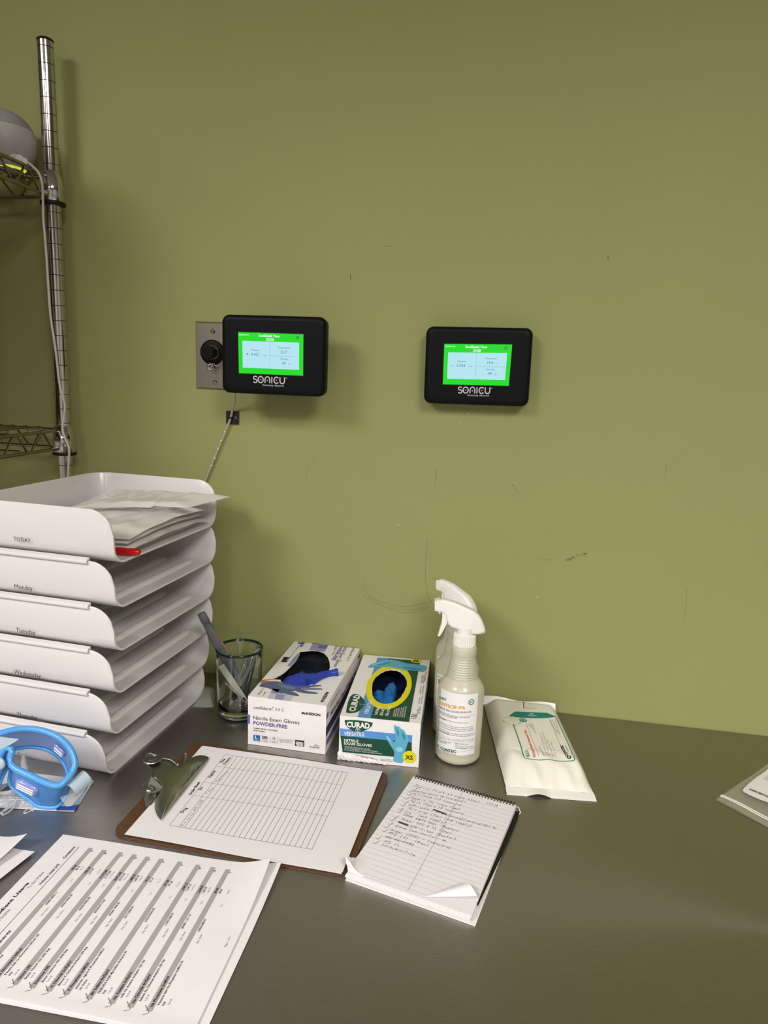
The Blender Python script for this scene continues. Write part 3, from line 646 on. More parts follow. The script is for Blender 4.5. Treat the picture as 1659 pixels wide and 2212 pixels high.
for k in range(14):
    an = random.uniform(0, 2*PI); rr = random.uniform(0, .012); c = gc+V(rr*math.cos(an*3)-.01*-math.sin(an), rr*math.sin(an*3)-.01*math.cos(an), .0135+k*.0013)
    t = thing('paper_clip', 'wire paper clip in the loose heap at the bottom of the glass cup', 'paper clip', c, 'paper clips heaped in the glass cup')
    m = MB(); m.tube(clip_path(c, 1.05, an, random.uniform(-.15, .15)), .0007, M_wirec, 5); m.build('wire', t)

# ================================================================ glove boxes
M_navy = mat('printed_navy', rgb(40, 45, 85), .45); M_lil = mat('printed_lilac', rgb(150, 148, 185), .45); M_lil2 = mat('printed_pale_lilac', rgb(196, 196, 214), .45); M_purp = mat('printed_purple', rgb(104, 98, 158), .45)
M_lblue = mat('printed_size_blue', rgb(30, 105, 175), .45); M_hand = mat('printed_slate_glove', rgb(88, 96, 128), .45); M_hand2 = mat('printed_slate_glove_light', rgb(116, 124, 154), .45); M_skin = mat('printed_skin', rgb(170, 120, 90), .5)
M_inside = mat('shaded_carton_inside', rgb(40, 42, 52), .8)  # shade inside the white cartons, put into the colour
M_gblue = mat('royal_blue_nitrile', rgb(38, 62, 165), .45, bump=.3, bscale=80, var=.1); M_gsky = mat('sky_blue_nitrile', rgb(10, 100, 165), .4, bump=.3, bscale=80, var=.1)
def carton(t, fl, a, W, H, L, hole, hc):
    """fl front-left bottom corner; hole: loop of (u,v) on the top; returns surfaces"""
    du = V(math.cos(a), math.sin(a), 0); dv = V(-math.sin(a), math.cos(a), 0); fl = np.array(fl, float)
    def P(u, v, z): return fl+du*u+dv*v+V(0, 0, z)
    m = MB(); e = .0012
    # top with a hole: bridge the loop to the rectangle
    n = len(hole); out = []
    for (u, v) in hole:
        dx, dy = u-hc[0], v-hc[1]; k = min([((W if dx > 0 else 0)-hc[0])/dx if abs(dx) > 1e-9 else 1e9, ((L if dy > 0 else 0)-hc[1])/dy if abs(dy) > 1e-9 else 1e9])
        out.append([hc[0]+dx*k, hc[1]+dy*k])
    for cu, cv in ((0, 0), (W, 0), (W, L), (0, L)):
        i = min(range(n), key=lambda i: (out[i][0]-cu)**2+(out[i][1]-cv)**2); out[i] = [cu, cv]
    for z, fl_ in ((H, 0), (H-.0012, 1)):
        vs = [P(u, v, z) for u, v in hole]+[P(u, v, z) for u, v in out]
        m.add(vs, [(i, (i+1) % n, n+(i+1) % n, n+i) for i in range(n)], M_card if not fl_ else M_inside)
    m.add([P(u, v, H) for u, v in hole]+[P(u, v, H-.0012) for u, v in hole], [(i, (i+1) % n, n+(i+1) % n, n+i) for i in range(n)], M_card)
    for A, B in (((0, 0), (W, 0)), ((W, 0), (W, L)), ((W, L), (0, L)), ((0, L), (0, 0))):
        m.add([P(*A, .0005), P(*B, .0005), P(*B, H), P(*A, H)], [(0, 1, 2, 3)], M_card)
        c = V(W/2, L/2); A2 = V(*A)+(c-V(*A))*.015; B2 = V(*B)+(c-V(*B))*.015
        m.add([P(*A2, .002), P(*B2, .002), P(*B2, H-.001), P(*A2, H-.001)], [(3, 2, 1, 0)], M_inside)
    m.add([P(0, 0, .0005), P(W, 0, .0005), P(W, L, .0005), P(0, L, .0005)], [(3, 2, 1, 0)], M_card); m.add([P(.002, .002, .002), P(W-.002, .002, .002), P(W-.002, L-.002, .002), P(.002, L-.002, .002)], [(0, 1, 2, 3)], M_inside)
    return m, Plane(P(0, 0, H), du, dv), Plane(P(0, 0, 0), du, (0, 0, 1)), Plane(P(W, 0, 0), dv, (0, 0, 1)), Plane(P(0, 0, 0), dv, (0, 0, 1)), P
# --- lilac box
A1 = -.0157; fl1 = V(-.3573, -.2342, 0); W1, H1, L1 = .1257, .0815, .2340
C7 = crop(420, 1300, .22905)
tmp = Plane(fl1+V(0, 0, H1), (math.cos(A1), math.sin(A1), 0), (-math.sin(A1), math.cos(A1), 0))
holepx = [(700, 722), (790, 705), (850, 665), (910, 610), (960, 555), (990, 500), (997, 468), (1050, 462), (1110, 458), (1170, 462), (1220, 480), (1258, 520), (1275, 570), (1278, 620), (1255, 680), (1200, 735), (1140, 762), (1090, 785), (1030, 800), (960, 800), (900, 790), (840, 765), (790, 738)]
hole = [tmp.hit(*C7(p)) for p in holepx]
hole = hole[::-1] if sum(hole[i][0]*hole[(i+1) % len(hole)][1]-hole[(i+1) % len(hole)][0]*hole[i][1] for i in range(len(hole))) < 0 else hole
hc = tmp.hit(*C7((1080, 640)))
dense = []
for i in range(len(hole)):
    p, q = np.array(hole[i]), np.array(hole[(i+1) % len(hole)])
    for k in range(3): dense.append(tuple(p+(q-p)*k/3))
dense.sort(key=lambda p: math.atan2(p[1]-hc[1], p[0]-hc[0]))
t = thing('glove_box', 'white and lilac nitrile glove box marked POWDER-FREE, beside the glass cup', 'glove box', fl1+V(.06, .12, 0))
m, top, front, right, left_, Pb = carton(t, fl1, A1, W1, H1, L1, dense, hc)
# flap folded up at the left of the opening
fl_px = [(650, 725), (790, 705), (880, 640), (960, 555), (997, 465)]
# printed top
def refine2(P):
    P = [np.array(p, float) for p in P]
    for _ in range(2):
        Q = []
        for i in range(len(P)): a, b = P[i], P[(i+1) % len(P)]; Q += [a*.78+b*.22, a*.22+b*.78]
        P = Q
    return [tuple(p) for p in P]
def pp(pts, mt, l=.0003, s=top, f=C7, mm=None): (mm or m).ppoly(s, refine2(pts) if mt in (M_hand, M_hand2, M_skin) else pts, mt, l, f)
pp([(1135, 362), (1285, 378), (1225, 473), (1080, 455)], M_lil); pp([(1135, 362), (1210, 370), (1180, 405), (1110, 398)], M_purp, .0005); pp([(1180, 405), (1255, 412), (1240, 445), (1160, 436)], M_purp, .0005)
pp([(1000, 475), (960, 555), (905, 612), (875, 607), (925, 540), (965, 500)], M_lil)
pp([(740, 820), (870, 840), (940, 875), (905, 940), (685, 912)], M_lil2); pp([(740, 820), (805, 828), (775, 870), (715, 862)], M_lil, .0005); pp([(775, 870), (860, 880), (835, 925), (755, 920)], M_lil, .0005)
pp([(1385, 388), (1475, 398), (1470, 406), (1382, 398)], M_navy); pp([(990, 372), (1050, 375), (1035, 400), (972, 397)], M_lblue); pp([(845, 520), (905, 523), (870, 572), (815, 570)], M_ink)
# glove photo printed on the top
pp([(600, 765), (640, 735), (725, 730), (815, 735), (812, 752), (750, 765), (690, 775)], M_skin, .0004); pp([(655, 740), (740, 738), (815, 738), (812, 753), (720, 750)], M_card, .0006)
pp([(600, 800), (640, 765), (760, 755), (820, 760), (860, 775), (960, 800), (1050, 800), (1020, 830), (900, 850), (830, 868), (790, 862), (700, 815)], M_hand, .0005)
pp([(960, 802), (1100, 790), (1195, 787), (1200, 797), (1100, 805), (1000, 822)], M_hand, .0006); pp([(1000, 812), (1110, 812), (1205, 820), (1208, 832), (1110, 832), (1010, 835)], M_hand2, .0007)
pp([(960, 820), (1050, 842), (1160, 858), (1165, 872), (1060, 868), (950, 848)], M_hand, .0006); pp([(880, 840), (950, 858), (985, 880), (982, 895), (930, 885), (840, 868)], M_hand, .0006); pp([(760, 770), (900, 800), (960, 815), (930, 835), (850, 820)], M_hand2, .0007)
PT(m, top, 'confiderm® 3.5 C', (1500, 425), (1425, 560), M_inkg, C7, shear=.3, h=.0055)
PT(m, top, 'Nitrile Exam Gloves', (1420, 415), (1310, 612), M_ink, C7, h=.0075)
PT(m, top, 'POWDER-FREE', (1378, 408), (1292, 552), M_purp, C7, bold=.03, h=.0072)
PT(m, top, 'CHEMO TESTED | TEXTURED', (1348, 408), (1292, 505), M_ink, C7, h=.0025); PT(m, top, 'NON-STERILE', (1335, 404), (1312, 450), M_ink, C7, h=.0025)
PT(m, top, 'McKESSON', (1243, 852), (1185, 945), M_ink, C7, bold=.04, h=.0052)
PT(m, top, '14-6978C', (640, 820), (585, 880), M_inkg, C7, h=.004); PT(m, top, 'MFR #', (660, 850), (640, 885), M_inkg, C7, h=.0028)
PT(m, top, 'L', (1003, 375), (995, 392), M_card, C7, bold=.04, h=.006, lift=.0008); PT(m, top, '200', (1008, 400), (990, 425), M_ink, C7, bold=.03, h=.005)
PT(m, top, 'DO NOT REUSE  |  SEE DISCLAIMER', (970, 430), (900, 520), M_inkg, C7, h=.0022); PT(m, top, 'BY WEIGHT', (985, 410), (965, 440), M_inkg, C7, h=.0022)
PT(m, top, 'CHEMO', (885, 532), (862, 560), M_card, C7, h=.004, lift=.0006)
# printed front
def FT(s, p, q, mt, **k): PT(m, front, s, p, q, mt, C7, **k)
FT('confiderm', (560, 1008), (735, 1025), M_ink, shear=.25); FT('®', (735, 1003), (750, 1004), M_ink); FT('3.5 C', (760, 1025), (850, 1034), M_inkg, shear=.25)
FT('McKESSON', (1012, 1058), (1188, 1078), M_ink, bold=.035, h=.0042)
FT('Nitrile Exam Gloves', (556, 1107), (990, 1155), M_ink, h=.0066); FT('POWDER-FREE', (556, 1155), (875, 1195), M_purp, bold=.03, h=.0062)
FT('CHEMO TESTED | TEXTURED', (557, 1195), (785, 1222), M_inkg, bold=.02); FT('NON-STERILE', (557, 1216), (665, 1230), M_inkg, bold=.02)
pp([(556, 1252), (620, 1260), (618, 1318), (556, 1310)], M_lblue, s=front); FT('L', (575, 1290), (597, 1292), M_card, bold=.04, h=.0055, lift=.0007); FT('LARGE', (567, 1306), (609, 1311), M_card, lift=.0007)
FT('200', (637, 1285), (690, 1292), M_ink, bold=.03); FT('GLOVES', (640, 1300), (690, 1306), M_inkg); FT('BY WEIGHT', (632, 1316), (702, 1325), M_inkg)
pp([(713, 1272), (716, 1272), (716, 1328), (713, 1328)], M_inkg, s=front); pp([(786, 1280), (789, 1280), (789, 1338), (786, 1338)], M_inkg, s=front)
c_ = front.hit(*C7((750, 1288))); m.ring(front, c_, .0017, .0023, M_inkg); m.ribbon(front, [c_+V(-.0015, -.0015), c_+V(.0015, .0015)], .0005, M_inkg); FT('DO NOT', (728, 1315), (772, 1321), M_inkg); FT('REUSE', (730, 1328), (770, 1333), M_inkg)
FT('SEE DISCLAIMER FOR', (798, 1298), (935, 1312), M_inkl); FT('SPECIFIC CHEMICAL', (800, 1311), (925, 1324), M_inkl); FT('RESISTANCE DATA', (808, 1324), (925, 1337), M_inkl)
pp([(950, 1300), (1037, 1310), (1035, 1367), (948, 1356)], M_ink, s=front); FT('CHEMO', (957, 1333), (1028, 1341), M_card, bold=.05, lift=.0007, h=.0034); FT('TESTED', (957, 1352), (1028, 1361), M_card, bold=.05, lift=.0007, h=.0034)
FT('MFR #', (1132, 1357), (1180, 1363), M_inkg); FT('14-6978C', (1083, 1373), (1180, 1387), M_ink)
pp([(502, 1062), (526, 1065), (524, 1152), (500, 1148)], M_purp, s=front)
# printed right side
def RT(s, p, q, mt, **k): PT(m, right, s, p, q, mt, C7, **k)
RT('confiderm® 3.5 C', (1275, 1000), (1375, 835), M_inkg, shear=.2, h=.005); RT('Nitrile Exam Gloves POWDER-FREE', (1282, 1080), (1525, 680), M_ink, h=.0085, bold=.01); RT('McKESSON', (1540, 540), (1578, 480), M_ink, bold=.04, h=.005)
RS = lambda a, b, z0, z1, mt, l=.0003: m.poly(right, [(a, z0), (b, z0), (b, z1), (a, z1)], mt, l)
RS(.0, .012, .058, .067, M_purp); RS(0, .19, .03, .045, M_navy); RS(.005, .18, .012, .022, M_purp); m.poly(left_, [(0, .050), (.03, .050), (.03, .062), (0, .062)][::-1], M_purp, -.0003)
m.build('carton', t)
# blue glove in the opening
def crumple(surf, px, z0, z1, mt, f, sd, n=22, amp=.004):
    """domed, creased glove lump filling an outline given on the opening plane"""
    o = np.array([surf.hit(*f(p)) for p in px]); c = o.mean(0); m_ = MB(); k = 72; O = []
    sm = smooth_pts(np.vstack([o, o[:1]])); idx = np.linspace(0, len(sm)-1, k+1)[:-1]
    O = [sm[int(i)]+(sm[min(int(i)+1, len(sm)-1)]-sm[int(i)])*(i-int(i)) for i in idx]; G = []
    for i in range(n+1):
        q = i/n; row = []
        for j, p in enumerate(O):
            a = c+(p-c)*max(q, .001); z = z0+(z1-z0)*(math.sqrt(max(0, 1-q**2.5)))+amp*(math.sin(a[0]*260+a[1]*120+sd)*.5+math.sin(a[1]*310-a[0]*140+sd*2)*.4+math.sin((a[0]+a[1])*520+sd)*.3)
            row.append(surf.pos(a[0], a[1], z))
        G.append(row)
    G.append([surf.pos(p[0], p[1], z0-.012) for p in O]); m_.grid(G, mt, True, True); return m_
t = thing('nitrile_glove', 'royal blue glove pulled partly out of the lilac box opening', 'glove', Pb(.07, .13, .01))
crumple(top, [(800, 712), (850, 670), (935, 625), (975, 650), (1000, 600), (1080, 640), (1200, 640), (1262, 660), (1240, 705), (1150, 750), (1090, 780), (1020, 797), (930, 795), (850, 765)], -.016, -.001, M_gblue, C7, 1, amp=.0015).build('palm', t)
m = MB()
fp = [(1090, 775), (1130, 752), (1200, 718), (1270, 700), (1340, 695)]; hs = [.002, .004, .005, .005, .006]; ws = [.008, .0075, .0062, .0052, .0056]
Pf = [top.pos(*top.hit(*C7(p)), h) for p, h in zip(fp, hs)]; m.tube(smooth_pts(Pf), list(np.interp(np.linspace(0, 1, len(smooth_pts(Pf))), np.linspace(0, 1, 5), ws)), M_gblue, 14)
m.tube([Pf[-1]-nz(Pf[-1]-Pf[-2])*.002, Pf[-1]+nz(Pf[-1]-Pf[-2])*.0022], [.0066, .0062], M_gblue, 14); m.build('finger', t)
M_gdark = mat('shaded_glove_stack', rgb(34, 38, 52), .6)  # blue gloves coloured dark to stand for shade deep in the box
t = thing('glove_stack', 'folded gloves deep in the lilac box opening, coloured dark for shade', 'gloves', Pb(.06, .14, .004)); 
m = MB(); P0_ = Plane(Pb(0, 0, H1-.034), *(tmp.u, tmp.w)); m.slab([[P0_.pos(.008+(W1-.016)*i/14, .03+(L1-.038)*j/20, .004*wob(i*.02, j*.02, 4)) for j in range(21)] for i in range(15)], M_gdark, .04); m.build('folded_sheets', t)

# --- green box
A2 = .0458; fl2 = V(-.2086, -.2447, 0); W2_, H2, L2 = .122, .0726, .2380
C8 = crop(720, 1380, .14467)
M_cg = mat('printed_dark_green', rgb(12, 74, 50), .42); M_cb = mat('printed_sky_blue', rgb(84, 146, 208), .42); M_cy = mat('printed_yellow', rgb(225, 215, 20), .42); M_cgl = mat('printed_aqua_glove', rgb(92, 172, 202), .42); M_cgd = mat('printed_aqua_shade', rgb(58, 134, 168), .42); M_cgh = mat('printed_aqua_light', rgb(140, 205, 226), .42)
tmp = Plane(fl2+V(0, 0, H2), (math.cos(A2), math.sin(A2), 0), (-math.sin(A2), math.cos(A2), 0))
c0 = np.array(tmp.hit(*C8((835, 700)))); e1 = np.array(tmp.hit(*C8((1095, 690)))); e2 = np.array(tmp.hit(*C8((860, 455)))); ru = abs(e1-c0)[0]; rv = abs(e2-c0)[1]
hole = [(c0[0]+ru*(1+.03*math.sin(5*a)+.01*math.sin(17*a))*math.cos(a), c0[1]+rv*(1+.02*math.sin(3*a)+.012*math.sin(19*a))*math.sin(a)) for a in np.linspace(0, 2*PI, 73)[:-1]]
t = thing('glove_box', 'green and sky blue XS nitrile glove box with crushed front corner', 'glove box', fl2+V(.06, .12, 0))
m, top, front, right, left_, Pb = carton(t, fl2, A2, W2_, H2, L2, hole, c0)
def p8(pts, mt, l=.0003, s=None): m.ppoly(s or top, refine2(pts) if l >= .0009 else pts, mt, l, C8)
# top colour fields go round the hole as strips
def top_field(u0, u1, v0, v1, mt):   # rectangle on the top minus the ring area, split in cells
    n1, n2 = 40, 80; vs = []; fs = []; idx = {}
    for i in range(n1):
        for j in range(n2):
            a, b, c, d = u0+(u1-u0)*i/n1, u0+(u1-u0)*(i+1)/n1, v0+(v1-v0)*j/n2, v0+(v1-v0)*(j+1)/n2
            if all(((u-c0[0])/(ru*1.12))**2+((v-c0[1])/(rv*1.12))**2 < 1 for u, v in ((a, c), (b, c), (b, d), (a, d))): continue
            k = len(vs); vs += [top.pos(a, c, .0003), top.pos(b, c, .0003), top.pos(b, d, .0003), top.pos(a, d, .0003)]; fs.append((k, k+1, k+2, k+3))
    m.add(vs, fs, mt)
ub0 = top.hit(*C8((358, 1180)))[0]; ub1 = top.hit(*C8((552, 1195)))[0]; ug1 = top.hit(*C8((1130, 1250)))[0]; vt = top.hit(*C8((660, 280)))[1]; vg = top.hit(*C8((820, 292)))[1]
top_field(ub0, ub1, .001, vt, M_cb); top_field(ub1, ug1, .001, vg, M_cg)
m.ring(top, c0, 1, 1, M_cy) if False else None
G = [[top.pos(c0[0]+ru*k*math.cos(a), c0[1]+rv*k*math.sin(a), .0006) for k in (1.02, 1.3)] for a in np.linspace(0, 2*PI, 61)]; m.grid(G, M_cy, False)
# glove picture at the back of the top
p8([(515, 425), (560, 385), (640, 355), (735, 330), (840, 310), (900, 318), (1000, 340), (1100, 375), (1230, 385), (1400, 410), (1385, 455), (1350, 500), (1250, 485), (1150, 478), (1060, 478), (960, 445), (850, 425), (740, 425), (640, 425), (530, 435)], M_cgl, .0009)
p8([(640, 395), (760, 372), (860, 350), (800, 385), (690, 405)], M_cgd, .0011); p8([(560, 395), (700, 360), (820, 330), (700, 375), (580, 408)], M_cgh, .0012); p8([(1000, 420), (1180, 440), (1340, 460), (1300, 475), (1120, 465)], M_cgd, .0011)
k = top.hit(*C8((1238, 335))); m.disc(top, k, .0095, M_cy, .0007); PT(m, top, 'XS', (1195, 305), (1195, 305+75), M_ink, C8, bold=.04, lift=.001) if False else None
PT(m, top, 'XS', (1190, 330), (1292, 338), M_ink, C8, bold=.04, lift=.0010) if False else text(m, top, 'XS', (k[0]-.0045, k[1]+.0068), (k[0]-.0045, k[1]-.0068), M_ink, bold=.04, lift=.001, h=.0085)
def badge(surf, f, px, p0, p1, h, t0=None):
    m.ppoly(surf, px, M_cg, .0007, f); PT(m, surf, 'CURAD', p0, p1, M_card, f, h=h, bold=.045, lift=.001)
badge(top, C8, [(190, 1105), (198, 1040), (215, 960), (250, 870), (300, 828), (370, 835), (430, 880), (462, 930), (478, 970), (440, 1030), (380, 1085), (320, 1108), (240, 1115)], (320, 1096), (400, 850), .0095)
badge(front, C8, [(170, 1212), (260, 1208), (380, 1215), (480, 1228), (590, 1250), (575, 1300), (520, 1345), (430, 1380), (370, 1388), (300, 1372), (220, 1325), (180, 1275)], (200, 1308), (545, 1335), .0088)
for s_, c_ in ((front, (368, 1355)), (top, (425, 985))): m.disc(s_, s_.hit(*C8(c_)), .0035, M_card, .0012, .003); m.disc(s_, s_.hit(*C8(c_)), .0029, M_navy, .0014, .0025); 
for s_, c_ in ((front, (368, 1355)),): q_ = np.array(s_.hit(*C8(c_))); m.ribbon(s_, [q_+V(-.0018, .0008), q_+V(.0018, .0008)], .0008, M_card, .0016); m.ribbon(s_, [q_+V(0, .001), q_+V(0, -.002)], .0007, M_card, .0016)
def CT(s, p, q, mt, sf, **k): PT(m, sf, s, p, q, mt, C8, **k)
CT('VERSATILE', (515, 1135), (590, 930), M_card, top, bold=.02, lift=.0008, h=.0065)
CT('NITRILE', (655, 1140), (710, 1010), M_card, top, bold=.02, h=.0047, lift=.0008); CT('EXAM', (735, 1150), (775, 1035), M_card, top, bold=.02, h=.0047, lift=.0008); CT('GLOVES', (815, 1158), (870, 1008), M_card, top, bold=.02, h=.0047, lift=.0008)
for i, s in enumerate(['VERSATILE NITRILE', 'EXAM GLOVES', 'GANTS D\'EXAMEN', 'EN NITRILE POLYVALENTS', 'GUANTES DE NITRILO', 'VERSATILES PARA EXAMEN']):
    x0 = 905+i*32; CT(s, (x0, 1165+i*4), (x0+22+i*2, 1165+i*4-(110+12*i)), M_card, top, lift=.0008)
CT('150', (1230, 1200), (1258, 1130), M_ink, top, h=.0085); 
for (x, y0, y1, s) in ((1265, 1130, 1050, 'GLOVES'), (1295, 1115, 1005, 'BY WEIGHT'), (1290, 970, 880, 'LATEX'), (1325, 975, 850, 'SIN LATEX'), (1305, 820, 720, 'MEDICAL'), (1340, 830, 700, 'POWDER FREE'), (1325, 665, 545, 'NON STERILE'), (1350, 670, 550, 'SINGLE USE'), (1375, 640, 495, 'PARA USO')): CT(s, (x, y0), (x+(y0-y1)*.15, y1), M_inkg, top, h=.0024)
# front
p8([(100, 1335), (1180, 1440), (1172, 1545), (105, 1445)], M_cb, .0003, front); p8([(105, 1445), (1172, 1545), (1172, 1785), (140, 1690)], M_cg, .0003, front)
CT('VERSATILE', (163, 1440), (465, 1452), M_card, front, bold=.02, lift=.0006, h=.0064); CT('NITRILE', (163, 1530), (375, 1545), M_card, front, bold=.02, h=.0045, lift=.0006); CT('EXAM GLOVES', (163, 1575), (577, 1612), M_card, front, bold=.02, h=.0045, lift=.0006)
CT('VERSATILE NITRILE EXAM GLOVES', (165, 1612), (548, 1655), M_card, front, lift=.0006); CT('GANTS D\'EXAMEN EN NITRILE POLYVALENTS', (165, 1637), (670, 1690), M_card, front, lift=.0006); CT('GUANTES DE NITRILO VERSATILES PARA EXAMEN', (165, 1662), (725, 1722), M_card, front, lift=.0006)
p8([(785, 1440), (800, 1425), (825, 1445), (860, 1500), (905, 1540), (930, 1520), (935, 1470), (925, 1400), (905, 1320), (905, 1290), (925, 1280), (950, 1310), (960, 1300), (985, 1305), (1005, 1340), (1030, 1345), (1060, 1370), (1085, 1420), (1120, 1460), (1130, 1500), (1110, 1560), (1090, 1620), (1070, 1680), (1050, 1760), (1045, 1850), (960, 1845), (890, 1825), (905, 1760), (915, 1690), (890, 1640), (850, 1580), (800, 1500)], M_cgl, .0009, front)
p8([(940, 1320), (955, 1320), (985, 1420), (970, 1470), (950, 1400)], M_cgd, .0011, front); p8([(1020, 1380), (1050, 1400), (1085, 1470), (1060, 1520), (1030, 1450)], M_cgd, .0011, front); p8([(935, 1620), (1000, 1600), (1050, 1650), (1000, 1690), (940, 1670)], M_cgh, .0011, front); p8([(790, 1445), (810, 1450), (870, 1530), (850, 1530), (805, 1480)], M_cgh, .0011, front)
k = front.hit(*C8((1135, 1758))); m.disc(front, k, .0100, M_cy, .0011); CT('XS', (1075, 1790), (1190, 1798), M_ink, front, bold=.03, lift=.0014)
CT('ULTRA FOOD SAFE', (300, 1730), (600, 1790), M_inkg, front, h=.0018); CT('SIZE / 150 GLOVES BY WEIGHT', (330, 1748), (665, 1812), M_inkg, front, h=.0018); CT('HAND IS LATEX FREE', (705, 1805), (860, 1815), M_inkg, front, h=.0018); CT('NOT MADE WITH LATEX', (705, 1822), (885, 1840), M_inkg, front, h=.0018)
RS = lambda a, b, z0, z1, mt, l=.0003: m.poly(right, [(a, z0), (b, z0), (b, z1), (a, z1)], mt, l)
RS(.002, L2, .037, .046, M_cb); RS(.002, L2, .012, .037, M_cg); text(m, right, 'CURAD', (.01, .05), (.07, .05), M_cg, bold=.04, h=.014); text(m, right, 'VERSATILE', (.02, .039), (.08, .039), M_card, h=.005, lift=.0006); text(m, right, '® LATEX FREE', (.09, .055), (.2, .055), M_inkg, h=.006)
m.build('carton', t)
# crushed lower left front edge: creased paper flap standing proud of the carton
m = MB(); G = []
for i in range(45):
    s_ = i/44; row = []
    for j in range(12):
        v = j/11; z = .0008+(.013-.010*s_)*v*(1+.12*math.sin(s_*20)); bulge = (.0016+.0007*math.sin(s_*11)+.0004*math.sin(s_*27+1))*math.sin(PI*min(1, v*1.05))**.7*(1-s_)**.35
        row.append(Pb(-.0012+(W2_*.62)*s_, -.0012-bulge-.0008*math.sin(s_*61+v*9), z+.0003*math.sin(v*9+s_*17)))
    G.append(row)
m.slab(G, M_card, .0006, up=(0, -1, 0)); m.build('crushed_edge', t)
t = thing('nitrile_glove', 'sky blue glove showing in the oval opening of the green box', 'glove', Pb(.07, .13, .01))
crumple(top, [(565, 760), (580, 690), (660, 650), (740, 640), (800, 700), (770, 800), (780, 930), (700, 925), (610, 860)], -.018, -.008, M_gsky, C8, 2, amp=.002).build('cuff', t)
crumple(top, [(725, 930), (715, 840), (745, 730), (790, 620), (850, 575), (910, 580), (955, 640), (945, 720), (935, 820), (905, 910), (840, 935)], -.014, -.003, M_gsky, C8, 5, amp=.002).build('fingers', t)
M_gd2 = mat('shaded_blue_glove', rgb(12, 22, 60), .6)  # darkened copy of the sky blue gloves, shadow painted into the colour
t = thing('glove_stack', 'folded gloves inside the green box opening, shadow put into their blue', 'gloves', Pb(.06, .14, .004))
m = MB(); P0_ = Plane(Pb(0, 0, H2-.03), tmp.u, tmp.w); m.slab([[P0_.pos(.008+(W2_-.016)*i/14, .03+(L2-.038)*j/20, .004*wob(i*.02, j*.02, 8)) for j in range(21)] for i in range(15)], M_gd2, .035); m.build('folded_sheets', t)
